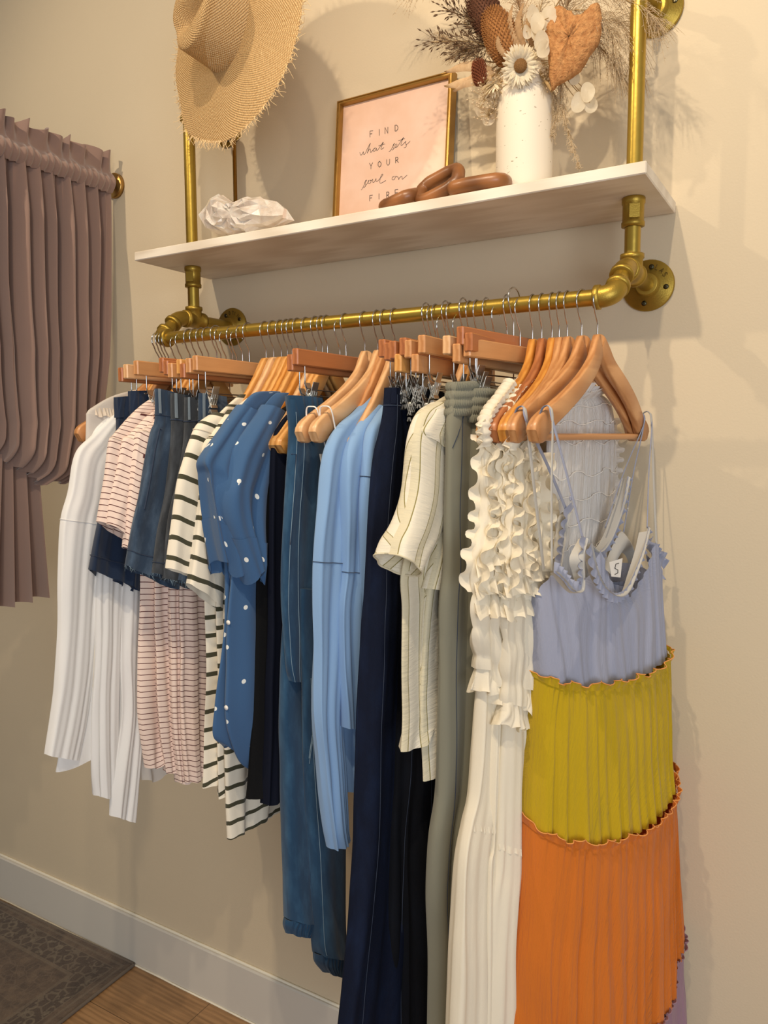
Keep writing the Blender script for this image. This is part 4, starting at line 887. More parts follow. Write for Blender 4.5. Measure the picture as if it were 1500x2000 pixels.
# --- green striped tees
T=[(520,'honey',[(470,770,-.1),(440,795),(405,830),(383,850),(380,950),(392,1080),(400,1190),(402,1300),(400,1450),(398,1540,.02)],[(420,805,455,820),(388,828,440,850),(372,862,425,890),(362,896,415,925),(350,944,405,975),(340,1025,395,1050),(330,1110,380,1128)],'cream tee with olive stripes, leftmost of the three'),
 (535,'beech',[(490,772,-.1),(465,792),(440,820),(420,850),(410,950),(415,1080),(418,1190),(422,1300),(420,1450),(424,1560,.0)],[(450,800,485,820),(415,846,470,870),(398,872,455,905),(394,940,448,970),(386,1010,442,1040),(376,1080,438,1110),(366,1140,431,1190)],'cream tee with olive stripes in the middle of its three, sleeve in front'),
 (550,'honey',[(510,775,-.1),(490,795),(470,830),(450,870),(440,1000),(440,1100),(440,1250),(440,1400),(440,1540),(446,1640,-.10)],[(475,830,510,850),(460,880,500,900),(450,960,490,980),(444,1050,480,1070),(440,1120,476,1140)],'longest cream tee with olive stripes, beside the polka dot shirts')]
for i,(px,tone,br,sr,lb) in enumerate(T):
    hanger(px,'i',tone,0,'wooden hanger in the '+lb.split(',')[0])
    g,pn=simple(px,'striped_tee',lb,'t-shirt','green',br,'olive striped tees',th=(.02,.036),k=3.2+i*.5,A=(.001,.007),seed=i*2+4,hem=.003)
    pp=sleeve(g,pn.pl.X+.010,'green',sr,k=1,A=(.001,.003),seed=i+4,th=(.034,.034)); edge(g,pp,.22,'shoulder_seam','offw',.0011)
hanger(562,'i','honey',0,'wooden hanger with a bare honey arm just right of the olive striped tees')
hanger(571,'i','amber',0,'amber wooden hanger just left of the first polka dot shirt')
# --- polka dot shirts
def cuff_sleeve(g,X,rows,seed,mat='dot'):
    pn=Panel(X,0,rows,th=(.036,.062),k=1.3,A=(.002,.014),seed=seed,ns=.007,hem=.012); b=MB(); pn.add(b); b.build('sleeve',F[mat],g)
    b=MB(); G=[[pn.pt(f,2*PI*i/60)+(pn.pt(f,2*PI*i/60)-(pn.pt(f,0)+pn.pt(f,PI))/2)*.05 for i in range(60)] for f in (.80,.90,1.0)]; b.grid(G,True); b.build('cuff',F[mat],g); return pn
hanger(583,'i','honey',0,'wooden hanger in the front polka dot shirt')
g,pn=simple(583,'polka_dot_shirt','blue chambray shirt with white polka dots and a flared cuff, front left one','shirt','dot',[(530,764,-.1),(495,768),(465,800),(440,830),(425,880),(430,1000),(436,1100),(436,1200),(428,1300),(418,1380),(414,1442),(440,1462,.0)],'polka dot chambray shirts',th=(.022,.036),k=2.5,A=(.001,.008),seed=2,hem=.01)
cuff_sleeve(g,pn.pl.X+.01,[(470,790,505,810),(432,838,480,870),(396,893,462,925),(402,925,458,960),(408,965,455,1000),(418,1030,458,1050),(430,1108,462,1120)],3)
hanger(600,'i','amber',0,'amber wooden hanger in the second polka dot shirt')
g,pn=simple(600,'polka_dot_shirt','blue chambray shirt with white polka dots, its gathered cuff facing out, second one','shirt','dot',[(560,772,-.1),(538,768),(510,800),(485,840),(470,900),(460,1000),(456,1100),(450,1200),(448,1300),(446,1400),(468,1480),(494,1505,.0)],'polka dot chambray shirts',th=(.022,.032),k=2.5,A=(.001,.008),seed=7,hem=.01)
cuff_sleeve(g,pn.pl.X+.012,[(520,790,555,810),(482,838,540,860),(455,880,530,900),(440,925,518,940),(432,962,512,966),(438,1010,508,1020),(455,1070,506,1080),(470,1122,500,1128)],5)
b=MB()
for f in (.35,.5,.65,.8): b.lathe([(.0001,0),(.0045,0),(.0045,.0015),(.0001,.002)],pn.pt(f,.05),pn.pl.d,12)
b.build('buttons',F['elas'],g)
# --- black and ink tops
for i,(px,mt,rows,lb) in enumerate(((618,'black',[(565,790,-.1),(545,806),(520,840),(510,880),(507,1000),(505,1200),(499,1400),(492,1560,0)],'plain black top hanging just right of the polka dot shirts'),(630,'inky',[(585,792,-.1),(565,806),(545,830),(532,870),(528,1000),(524,1200),(520,1400),(512,1574,-.05)],'ink navy top between the black top and the denim overalls'))):
    hanger(px,'i','honey' if i else 'beech',0,'wooden hanger in the '+lb); simple(px,'dark_top',lb,'top',mt,rows,None,parts=None,th=(.022,.05),k=3.5,A=(.001,.008),seed=i+1,hem=.004)
hanger(640,'i','honey',0,'honey wooden hanger with its arm showing left of the dark brown clip bar')
# --- denim overalls
hanger(664,'c','rust',0,'clip hanger with a dark red bar end, back one over the denim overalls',dz=-.010)
hanger(676,'c','rust',-1,'clip hanger with a long dark brown bar holding the denim overalls',dz=.0)
g,X=garment('mid blue denim overalls with elastic ankle cuffs, clipped by the waist','overalls',670,'denim_overalls')
pn=Panel(X,0,[(564,780,640,790),(566,850,655,850),(562,920,665,920),(556,1000,668,1000),(550,1100,668,1100),(549,1200,666,1200),(556,1290,655,1290),(566,1330,640,1330)],th=(.030,.034),k=1.6,A=(.002,.005),seed=2); b=MB(); pn.add(b); b.build('body',F['jump'],g)
l1=sleeve(g,X-.012,'jump',[(562,1150,625,1150),(553,1250,620,1250),(550,1400,606,1410),(552,1500,603,1520),(556,1620,604,1640),(560,1740,606,1760),(564,1795,602,1800)],name='leg',k=1,A=(.001,.003),th=(.022,.05),seed=3)
l2=sleeve(g,X+.016,'jump',[(588,1150,655,1150),(590,1270,666,1270),(592,1400,668,1400),(597,1500,668,1520),(603,1620,670,1640),(610,1760,668,1760),(616,1838,670,1845),(621,1862,668,1872)],name='leg',k=1,A=(.001,.004),th=(.022,.056),seed=5)
for (l,rows,xo) in ((l1,[(563,1796,603,1800),(561,1808,606,1812),(566,1824,600,1828)],-.012),(l2,[(619,1862,669,1870),(622,1880,669,1888),(638,1900,664,1906)],.016)):
    c=Panel(X+xo,0,rows,th=(.044,.034),k=9,A=(.0025,.0025),seed=1,ns=.001,nz=16,nt=160,front=1.2); b=MB(); c.add(b); b.build('ankle_cuff',F['jump'],g)
b=MB(); wp=Panel(X,0,[(563,772,622,778),(566,798,626,806),(569,830,622,838),(573,852,616,860)],th=(.034,.03),k=4,A=(.003,.003),seed=4,nz=20); wp.add(b); b.build('waist_gather',F['jump'],g)
b=MB()
for aa in (.42,.85): b.tube([pn.pt(f,aa)+pn.pl.n*.001 for f in np.linspace(0.05,1,40)],.0007,4)
b.tube([l2.pt(f,.62)+l2.pl.n*.001 for f in np.linspace(.2,.97,40)],.0007,4); b.tube([l2.pt(f,a)+l2.pl.n*.001 for f,a in zip(np.linspace(.40,.33,12),np.linspace(.25,.62,12))],.0010,4); b.tube([l2.pt(f,a)+l2.pl.n*.001 for f,a in zip(np.linspace(.415,.345,12),np.linspace(.25,.62,12))],.0008,4); b.build('stitching',F['stitch'],g)
b=MB(); b.tube([pn.pt(.22,.1)+pn.pl.n*.001,pn.pt(.22,.42)+pn.pl.n*.001,pn.pt(.52,.42)+pn.pl.n*.001],.0011,4); b.build('pocket_edge',F['dstitch'],g)
# --- bare hangers with elastic loops
for i,(px,tone,lb) in enumerate(((713,'beech','pale wooden hanger with grip ridges and a white loop on its bare tip'),(738,'beech','pale wooden hanger, nearest of the two bare ones, white loop on its tip'))):
    h=hanger(px,'w',tone,0,lb,dz=-.0)
    X=XS(px); cx=X+.008
    g=empty('strappy_top',(X,YR,ZR-.2),('thin strapped grey top, mostly hidden, on the ridged pale hanger','thin strapped pale top, mostly hidden, on the nearer bare hanger')[i],'top')
    P=[V(cx-.012,YR-.190,ZR-.199),V(cx-.010,YR-.192,ZR-.178),V(cx+.0,YR-.193,ZR-.1745),V(cx+.011,YR-.190,ZR-.180),V(cx+.012,YR-.178,ZR-.215),V(cx+.011,YR-.160,ZR-.262)]
    MB().tube(cat(P,24),.0022,6,sq=.5).build('strap',F['elas'],g)
    P=[p*V(1,-1,1)+V(0,2*YR,0) for p in P]; MB().tube(cat(P,24),.0022,6,sq=.5).build('strap',F['elas'],g)
    pn=Panel(X+.006,0,[proj((X,YR-.165,ZR-.258))+(.0,) if False else (*proj((X+.006,YR-.165,ZR-.258)),-.165),(*proj((X+.006,YR-.15,ZR-.34)),-.15),(*proj((X+.006,YR-.14,ZR-.6)),-.14)],th=(.012,.02),k=3,A=(.001,.003),seed=i); b=MB(); pn.add(b,False); b.build('body',F['grylin'],g)
hanger(752,'i','tan',0,'orange toned wooden hanger showing behind the first light blue shirt'); hanger(772,'i','beech',0,'pale wooden hanger inside the middle light blue shirt')
# --- light blue shirts
J=[(748,[(790,752,-.1),(757,752),(724,772),(694,806),(670,845),(655,900),(648,1000),(650,1100),(655,1250),(655,1400),(650,1480),(662,1552,-.05)],[(722,775,765,800),(690,806,745,850),(661,832,725,900),(637,880,710,950),(624,980,698,1000),(614,1097,690,1100),(614,1250,676,1260),(616,1400,664,1400),(626,1500,668,1510),(640,1610,672,1610),(650,1660,676,1640)],'light blue long sleeved shirt, front left one with the longest sleeve'),
 (766,[(800,756,-.1),(775,762),(750,785),(725,815),(700,860),(690,1000),(690,1100),(688,1250),(690,1400),(690,1500),(696,1560,-.05)],[(735,790,780,810),(700,830,765,850),(676,880,745,900),(668,950,728,960),(668,1040,724,1050),(668,1120,720,1122),(662,1190,716,1200),(664,1300,712,1310),(670,1420,706,1425)],'light blue long sleeved shirt in the middle of its three'),
 (786,[(815,752,-.1),(790,760),(765,785),(745,810),(735,850),(722,950),(716,1050),(712,1150),(708,1300),(706,1450),(704,1560,-.05)],[(755,790,795,810),(735,815,785,840),(716,850,765,880),(708,930,750,950),(706,1000,742,1010),(710,1100,738,1110),(712,1200,736,1210)],'light blue long sleeved shirt tight against the dark jeans')]
for i,(px,br,sr,lb) in enumerate(J):
    g,pn=simple(px,'light_blue_shirt',lb,'shirt','sky',br,'light blue shirts',th=(.024,.04),k=3,A=(.001,.008),seed=i*3+1,hem=.004)
    pp=sleeve(g,pn.pl.X+.012,'sky',sr,k=1.6,A=(.001,.007),seed=i+2,th=(.032,.036)); edge(g,pp,(.50,.62,.5)[i],'sleeve_seam','dstitch',.0007)
# --- dark wide leg jeans
K=[(833,'rust','dark',[(757,757,800,760),(752,809,815,815),(745,850,830,860),(737,896,838,900),(727,1017,838,1020),(720,1156,838,1160),(712,1230,838,1240),(706,1320,838,1330),(698,1500,838,1500),(694,1640,836,1640),(686,1760,834,1770),(674,1880,832,1890),(662,2000,830,2010),(652,2120,828,2130)],'dark indigo wide leg jeans with flared hem, front left pair'),
 (852,'rust','dark2',[(800,768,835,770),(800,850,845,850),(796,950,848,950),(790,1100,850,1100),(784,1300,852,1300),(778,1500,852,1500),(770,1650,852,1660),(764,1800,852,1810),(760,2120,852,2130)],'blue black wide leg jeans, middle pair'),
 (880,'tan','dark2',[(826,760,862,770),(826,850,870,850),(826,950,880,950),(824,1100,880,1100),(820,1300,880,1300),(816,1500,880,1500),(806,1650,876,1660),(804,1860,880,1870),(802,2120,880,2130)],'blue black wide leg jeans, pair nearest the pinstriped shirts')]
for i,(px,tone,mt,rows,lb) in enumerate(K):
    hanger(px,'c',tone,0,'clip hanger holding the '+lb.replace('with a shirred elastic waist, ','').replace('with flared hem, ',''),dz=(0.004,0,0)[i])
    g,pn=simple(px,'wide_leg_jeans',lb,'jeans',mt,rows,'dark wide leg jeans',th=(.030,.06),k=1.8,A=(.002,.012),seed=i*2+2,nz=90)
    edge(g,pn,.05,'waist_stitching','dstitch',.0009); 
    b=MB(); b.tube([pn.pt(f,.7)+pn.pl.n*.0012 for f in np.linspace(.02,1,50)],.0006,4); b.build('side_seam',F['dstitch'],g)
    b=MB(); b.grid([[pn.pt(f,a_)+pn.pl.n*.003+pn.pl.d*.002 for a_ in (.3,.45,.6)] for f in (0,.02,.045)]); b.build('belt_loop',F[mt],g)
for px,tone,lb,dz in ((843,'rust','clip hanger with a red brown bar end, second in the dark jeans',-.002),(862,'honey','clip hanger with a pale honey bar end below the others in the dark jeans',-.022),(871,'rust','clip hanger with a rounded dark bar end above the pale one',.004),(893,'tan','clip hanger with an orange bar end hanging low by the spring clip',-.024),(905,'tan','clip hanger with a bright orange bar over the open spring clip',.006)): hanger(px,'c',tone,0,lb,dz=dz)
# --- cream pinstriped shirts
hanger(918,'i','beech',0,'wooden hanger inside the front cream pinstriped shirt')
g,pn=simple(918,'pinstriped_shirt','cream gauze shirt with olive pinstripes and a wide short sleeve, front one','shirt','cstr',[(885,768,-.05),(868,775),(840,795),(820,825),(812,870),(805,960),(795,1060),(782,1130),(786,1190),(785,1300),(786,1400),(783,1470,.03)],'cream pinstriped shirts',th=(.024,.036),k=2.2,A=(.001,.007),seed=3,hem=.004)
pp=sleeve(g,pn.pl.X+.010,'cstr',[(850,785,885,800),(822,805,882,850),(805,852,876,900),(797,948,872,985),(780,1017,850,1040),(766,1052,820,1085),(759,1082,798,1124)],k=.8,A=(.001,.004),seed=2,th=(.04,.07),ns=.005)
b=MB(); rim=[pp.pt(1,2*PI*i/60) for i in range(60)]; b.tube(rim,.0016,6,closed=True); b.build('sleeve_hem',F['cstr'],g)
b=MB(); cp=Panel(pn.pl.X+.012,0,[(836,800,872,792),(812,835,876,862),(812,850,878,900)],th=(.046,.052),k=1,A=(.001,.002),seed=1,nz=16); cp.add(b); b.build('shoulder_yoke',F['cstr'],g)
hanger(932,'i','honey',0,'wooden hanger inside the second cream pinstriped shirt')
g,pn=simple(932,'pinstriped_shirt','cream gauze shirt with olive pinstripes, hanging longer behind the front one','shirt','cstr',[(905,772,-.05),(892,780),(875,800),(862,840),(856,900),(850,1000),(842,1100),(832,1190),(830,1300),(828,1400),(830,1522,.0)],'cream pinstriped shirts',th=(.024,.034),k=2,A=(.001,.007),seed=6,hem=.004)
pp=sleeve(g,pn.pl.X+.008,'cstr',[(885,830,910,840),(872,900,905,910),(862,1000,900,1010),(852,1080,895,1090),(836,1150,890,1156)],k=.8,A=(.001,.003),seed=4,th=(.03,.04))
# --- grey-green trousers
for i,(px,tone,rows,lb) in enumerate(((968,'tan',[(888,748,930,745),(882,800,938,800),(876,860,945,860),(874,950,948,950),(872,1100,948,1100),(864,1180,946,1180),(862,1340,944,1340),(860,1540,940,1540),(850,1640,930,1650),(848,1760,930,1770),(852,1900,930,1900),(850,2120,930,2120)],'grey green trousers with a shirred elastic waist, left pair'),(990,'rust',[(926,760,972,765),(926,800,978,800),(922,860,985,860),(920,950,985,950),(918,1100,985,1100),(916,1200,985,1200),(914,1340,985,1340),(906,1540,980,1540),(892,1640,975,1650),(886,1800,972,1800),(884,2120,972,2120)],'grey green trousers with a shirred elastic waist, right pair beside the cream dresses'))):
    hanger(px,'c',tone,0,'clip hanger holding the '+lb.replace('with a shirred elastic waist, ','').replace('with flared hem, ',''),dz=(-.012,.004)[i])
    g,pn=simple(px,'grey_green_trousers',lb,'trousers','grey',rows,'grey green trousers',th=(.034,.05),k=1.5,A=(.001,.007),seed=i*3+1,nz=90)
    b=MB(); wr=[(rows[0][0]-1,rows[0][1]-2,rows[0][2],rows[0][3]-2),(rows[0][0]-4,rows[0][1]+32,rows[0][2]+3,rows[0][3]+32),(rows[0][0]-6,rows[0][1]+66,rows[0][2]+5,rows[0][3]+64)]
    w=Panel(pn.pl.X,0,wr,th=(.042,.042),k=1,A=(.0,.0),seed=2,nz=40,nt=200,ns=.001); w.add(b,True,0,1,lambda f,a:(w.pl.n*np.sign(math.sin(a))+w.pl.d*math.cos(a))*(.0028*abs(math.sin(4*PI*f))**.6+.0012*math.sin(60*a+3*math.sin(8*f)))); b.build('elastic_waistband',F['grey'],g)
    b=MB(); b.tube([pn.pt(f,.75)+pn.pl.n*.001 for f in np.linspace(.06,1,50)],.0006,4); b.tube([pn.pt(.1,.9)+pn.pl.n*.001,pn.pt(.17,.5)+pn.pl.n*.001,pn.pt(.2,.2)+pn.pl.n*.001],.0007,4); b.build('seams',F['dstitch'],g)
for px,tone,lb,dz in ((950,'beech','clip hanger with a pale orange bar between the jeans and grey trousers',.002),(1003,'rust','clip hanger with the highest red brown bar, slanting back over the trousers',.015),(1016,'tan','clip hanger with the long tan bar right of all the trousers',-.004)): hanger(px,'c',tone,(0,-10,-10)[(950,1003,1016).index(px)],lb,dz=dz)
# --- cream ruffled maxi dresses
def cream_dress(px,tone,sk,seed,label,strap,peplum,bod,hx):
    hanger(px,'w',tone,hx,'wooden hanger in the '+label)
    X=XS(px); g=empty('ruffled_maxi_dress',(X,YR,ZR-.065),label,'dress','cream ruffled maxi dresses')
    b=MB(); pb=Panel(X,0,bod,th=(.020,.034),k=3,A=(.001,.004),seed=seed,ns=.004,nsc=30,nz=80)
    pb.add(b,True,0,1,lambda f,a: (pb.pl.n*np.sign(math.sin(a))+pb.pl.d*math.cos(a))*(.0035*abs(math.sin(PI*f*7.5))**.7)); b.build('smocked_bodice',F['cream'],g)
    b=MB(); pe=Panel(X,0,peplum,th=(.036,.05),k=6,A=(.001,.006),seed=seed+1,nz=20,nt=140,front=1.2,hem=.004); pe.add(b,False); b.build('peplum',F['cream'],g)
    ps=Panel(X,0,sk,th=(.034,.05),k=3.5,A=(.002,.009),seed=seed+2,nz=90,wob=.8); b=MB(); ps.add(b); b.build('skirt',F['cream'],g)
    b=MB(); f=.42; ruffle(b,ps.line(f,-1,PI*.8,40,.0),.010,.002,90,(0,0,-1),ps.pl.n*.5+ps.pl.d*.6,seed,3,.2); b.build('tier_seam',F['cream'],g)
    b=MB(); P=[Plane(X,0,.004).pt(*Plane(X,0,.004).un(*q)) for q in strap]; P=cat(P,40); b.tube(P,[.011+.0025*math.sin(i*1.9+seed) for i in range(40)],14); 
    ruffle(b,P+V(0,-.008,-.002),.014,.006,70,V(-.2,-.8,-.3),(1,0,.2),seed,4,.2); ruffle(b,P+V(.008,0,.006),.012,.005,70,V(.5,-.3,.5),(0,1,.4),seed+2,4,.2); b.build('gathered_strap',F['cream'],g)
    b=MB(); rr=random.Random(seed); r0=V(0,0,0)
    for c_ in range(5):
        a=(-.25,.25,.7,1.2,1.75)[c_]; P=[pb.pt(f,a+.14*math.sin(f*14+seed+c_))+pb.pl.n*.002 for f in np.linspace(.0,.66,26)]; nrm_=pb.pl.n*math.sin(a)+pb.pl.d*math.cos(a); ruffle(b,P,.013+.004*rr.random(),.0085,27,nrm_,np.cross(nrm_,V(0,0,1)),seed+c_,6,.7*(-1)**c_)
    for f in (.50,.60,.68):
        P=[pb.pt(f+.02*math.sin(a*3+seed),a) for a in np.linspace(-1.0,2.4,40)]; nrm_=pb.pl.n*.6+pb.pl.d*.7; ruffle(b,P,.030,.009,28,nrm_*.45+V(0,0,-.9),nrm_,seed+f*10,6,.25)
    b.build('ruffles',F['cream'],g)
    return g
cream_dress(1040,'amber',[(938,1335,990,1340),(932,1450,990,1450),(924,1550,990,1560),(912,1610,990,1620),(900,1680,990,1690),(892,1800,990,1800),(888,1900,990,1900),(882,2100,990,2100)],1,'cream ruffled maxi dress, leftmost of the four',[(995,752),(985,768),(968,790),(952,812),(945,835),(948,870)],[(936,1300,985,1306),(930,1350,990,1360)],[(948,850,1000,860),(944,930,1000,935),(945,1000,1000,1000),(930,1080,1000,1085),(926,1160,998,1160),(928,1240,995,1240),(936,1305,985,1306)],0)
cream_dress(1058,'rust',[(968,1360,1010,1362),(962,1450,1015,1450),(956,1560,1015,1560),(952,1650,1015,1660),(944,1700,1015,1700),(938,1900,1015,1900),(934,2100,1015,2100)],4,'cream ruffled maxi dress, second of the four',[(1045,742),(1030,756),(1010,775),(992,800),(980,830),(978,880)],[(965,1335,1004,1340),(960,1375,1008,1384)],[(978,860,1020,870),(974,930,1020,935),(972,1000,1020,1000),(960,1080,1020,1085),(958,1160,1018,1160),(960,1250,1012,1250),(966,1338,1004,1340)],0)
cream_dress(1078,'amber',[(988,1400,1030,1402),(984,1500,1035,1500),(980,1600,1035,1600),(975,1690,1035,1700),(968,1760,1032,1760),(960,1900,1032,1900),(954,2100,1030,2100)],7,'cream ruffled maxi dress whose peplum hangs lowest, third of the four',[(1085,745),(1070,755),(1048,775),(1020,800),(1000,830),(998,880)],[(985,1370,1024,1376),(978,1418,1030,1426)],[(998,860,1045,870),(996,930,1045,935),(994,1000,1045,1000),(985,1080,1048,1085),(984,1160,1045,1160),(986,1270,1034,1270),(986,1374,1024,1376)],0)
cream_dress(1092,'tan',[(1020,1370,1060,1372),(1018,1500,1066,1500),(1014,1600,1066,1600),(1008,1700,1060,1700),(1000,1900,1060,1900),(994,2100,1060,2100)],11,'cream ruffled maxi dress, last of the four beside the lavender dresses',[(1100,770),(1085,785),(1062,805),(1040,830),(1030,860),(1028,900)],[(1020,1340,1056,1346),(1014,1390,1062,1398)],[(1028,880,1068,890),(1024,950,1070,955),(1024,1020,1072,1020),(1022,1090,1072,1095),(1022,1180,1066,1180),(1020,1344,1056,1346)],0)
# --- white shirred blouse
hanger(1108,'w','tan',-4,'wooden hanger in the white shirred blouse')
X=XS(1108); g=empty('shirred_blouse',(X,YR,ZR-.065),'white shirred blouse with ruffled neckline, seen between the lavender straps','blouse')
pn=Panel(X,-8,[(1092,782,1160,762),(1078,800,1190,790),(1070,850,1196,850),(1064,950,1196,930),(1060,1030,1188,1010),(1058,1120,1176,1100),(1060,1300,1170,1280)],th=(.03,.05),k=7,A=(.0015,.003),seed=2,nt=220,nz=100)
b=MB(); pn.add(b,True,0,1,lambda f,a: pn.pl.n*np.sign(math.sin(a))*(.0010*math.sin(70*math.cos(a)+2*math.sin(9*f)))); b.build('body',F['shir'],g)
b=MB()
for f in (.16,.27,.36,.47,.56,.66,.76): b.tube([pn.pt(f+.012*math.sin(a*7+f*20),a)+pn.pl.n*.0022 for a in np.linspace(.15,PI-.15,60)],.0010,4)
b.build('shirring_lines',F['elas'],g)
b=MB(); ruffle(b,[pn.pt(.02+.05*math.sin((a-.2)/2.7*PI),a)+pn.pl.n*.002 for a in np.linspace(.2,PI-.25,40)],.026,.007,34,V(.25,-.1,.9),pn.pl.n,3,6,.3); ruffle(b,[pn.pt(.05,a)+pn.pl.n*.004 for a in np.linspace(.5,PI-.6,40)],.018,.006,40,V(.5,-.1,.7),pn.pl.n,6,5,.3)
b.build('neck_ruffle',F['shir'],g)
b=MB(); ruffle(b,[pn.pt(f,PI-.05)+pn.pl.d*-.002 for f in np.linspace(.25,.62,30)],.022,.006,40,-pn.pl.d*1.0,pn.pl.n,2,5,.2); b.build('armhole_ruffle',F['shir'],g)
# --- lavender, chartreuse and orange tiered maxi dresses
def tier(g,name,mat,X,ang,rows,th,k,A,seed,off=0,ex=None,**kw):
    pn=Panel(X,ang,rows,th=th,k=k,A=A,seed=seed,off=off,nz=60,nt=260,ns=.003,nsc=14,gat=.0022,**kw); b=MB(); pn.add(b,False,0,1,ex); b.build(name,F[mat],g); return pn
def seam(g,pn,f,mat,edgem,seed,w=.016,a0=-PI,a1=PI):
    P=pn.line(f,a0,a1,160,.001); nd=[pn.pl.n*math.sin(a0+(a1-a0)*i/159)*.8+pn.pl.d*math.cos(a0+(a1-a0)*i/159)*.5 for i in range(160)]
    P=np.array(P); d=np.concatenate([[0],np.cumsum(np.linalg.norm(np.diff(P,axis=0),axis=1))]); n=int(d[-1]*60*7); t=np.linspace(0,d[-1],n); nd=np.array(nd); rows=[]
    for j in range(6):
        f_=j/5; row=[]
        for i in range(n):
            p=np.array([np.interp(t[i],d,P[:,q]) for q in range(3)]); v=np.array([np.interp(t[i],d,nd[:,q]) for q in range(3)]); ph=2*PI*52*t[i]+1.6*math.sin(t[i]*60+seed)
            tg=np.cross(v,V(0,0,1)); row.append(p+V(0,0,1)*w*f_*(.75+.25*math.sin(ph*.37+seed))+v*(.003+.0075*f_*(1+math.sin(ph))*.6)+tg*.004*f_*math.cos(ph))
        rows.append(row)
    b=MB(); b.grid(rows); r=b.build('seam_ruffle',F[mat],g); MB().tube(rows[-1],.0009,5).build('overlock_edge',F[edgem],r)
def strapm(g,pts,mat='lav',r=.0040,name='strap'):
    b=MB().tube(cat(pts,30),r,8,sq=.28); return b.build(name,F[mat],g)
def dress(px,ang,off,seed,label,R,tone,hlabel):
    hanger(px,'w',tone,ang,hlabel)
    X=XS(px); g=empty('tiered_maxi_dress',(X,YR,ZR-.2),label,'dress','tiered colour block maxi dresses')
    Q=lambda rows:[tuple(r) for r in rows]
    pb=tier(g,'bodice','lav',X,ang-R['tw'],Q(R['bod']),(.06,.095),7,(.001,.004),seed,off,ex=R['neck'],sag=(0,.026))
    py_=tier(g,'upper_skirt','yel',X,ang-R['tw'],Q(R['yel']),(.115,.17),15,(.001,.0055),seed+1,off,sag=(.026,.045))
    po=tier(g,'middle_skirt','org',X,ang-R['tw'],Q(R['org']),(.182,.22),13,(.001,.008),seed+2,off,sag=(.045,.05))
    pm=tier(g,'lower_skirt','mauve',X,ang-R['tw'],Q(R['mau']),(.22,.24),11,(.001,.009),seed+3,off,sag=(.05,.05))
    seam(g,py_,.004,'yel','orged',seed); seam(g,po,.004,'org','orged',seed+2); seam(g,pm,.004,'mauve','mauve',seed+4,.012)
    return g,pb,X
NU_=[0,.10,.22,.31,.36,.42,.52,.62,.75,.86,.92,1]; NY_=[1128,1116,1148,1105,1060,1110,1162,1164,1115,1042,1090,1110]
def neck_front(f,a):
    u_=1-(1+math.cos(a))/2; near=min(1,max(0,math.sin(a)*2.5)); H=(1150-28*u_-float(np.interp(u_,NU_,NY_)))/1230; return V(0,0,max(0,1-f/.42)**1.3*(H*near-.012*(1-near)))
def neck_rear(f,a): return V(0,0,max(0,1-f/.4)*.02*math.sin(a*2))
# rear dress (its hem tiers show to the right of the front one)
R2={'tw':17,'neck':neck_rear,'bod':[(1040,1145,1270,1120),(1036,1300,1276,1245)],'yel':[(1036,1300,1276,1245),(1028,1400,1284,1330),(1022,1540,1290,1470)],'org':[(1022,1540,1290,1478),(1015,1660,1294,1600),(1005,1850,1300,1775)],'mau':[(1005,1850,1300,1780),(1000,1980,1306,1920),(990,2150,1312,2100)]}
g2_,pb2,X2=dress(1136,-13,-.028,5,'lavender, chartreuse and orange tiered maxi dress behind the front one',R2,'tan','wooden hanger second from the right end of the rail, carrying the rear tiered dress')
R1={'tw':13,'neck':neck_front,'bod':[(1046,1150,1285,1122),(1045,1220,1286,1180),(1046,1322,1288,1262)],'yel':[(1046,1322,1288,1262),(1040,1400,1288,1340),(1032,1500,1286,1440),(1023,1602,1284,1488)],'org':[(1023,1602,1284,1492),(1012,1720,1278,1650),(998,1860,1276,1740),(986,2000,1270,1840)],'mau':[(986,2000,1270,1844),(980,2090,1272,1960),(976,2160,1268,2080)]}
g1_,pb1,X1=dress(1167,-9,.014,2,'lavender, chartreuse and orange tiered maxi dress, front one at the right end of the rail',R1,'tan','wooden hanger farthest right on the rail, carrying the front tiered dress')
def pxp(X,ang,off,x,y): pl=Plane(X,ang,off); a=pl.un(x,y); return pl.pt(a[0],a[1])
def cup(g,X,ang,off,outer,inner,seed,fr=True,mat='grylin',rmat='lav',w=.020,side=1):
    o=cat([pxp(X,ang,off,*q) for q in outer],40); i_=cat([pxp(X,ang,off-.012*side,*q) for q in inner],40); pl=Plane(X,ang,off)
    rows=[]
    for j in range(8):
        f=j/7; rows.append([o[k]*(1-f)+i_[k]*f+pl.n*.012*math.sin(PI*f)*side for k in range(40)])
    MB().grid(rows).build('neckline_facing',F[mat],g)
    if fr:
        b=MB(); n=[]
        for k in range(40):
            t=o[min(k+1,39)]-o[max(k-1,0)]; t/=np.linalg.norm(t)+1e-9; n.append(t)
        P=o; d=np.concatenate([[0],np.cumsum(np.linalg.norm(np.diff(P,axis=0),axis=1))]); m=int(d[-1]*70*6); t_=np.linspace(0,d[-1],m); n=np.array(n); rws=[]
        for j in range(5):
            f=j/4; row=[]
            for q in t_:
                p=np.array([np.interp(q,d,P[:,a]) for a in range(3)]); tt=np.array([np.interp(q,d,n[:,a]) for a in range(3)]); e=np.cross(tt,pl.n); ph=2*PI*64*q+1.5*math.sin(q*70+seed); row.append(p+e*w*(f-.15)*(-1)+pl.n*(.003+.0035*f*math.sin(ph))+tt*.0018*f*math.cos(ph))
            rws.append(row)
        b.grid(rws); b.build('neckline_ruffle',F[rmat],g)
def tip(X,ang,sg,v=.004,ds=0,z=-.192):
    pl=Plane(X,ang,v); return pl.pt(sg*(.196+ds),ZR+z)
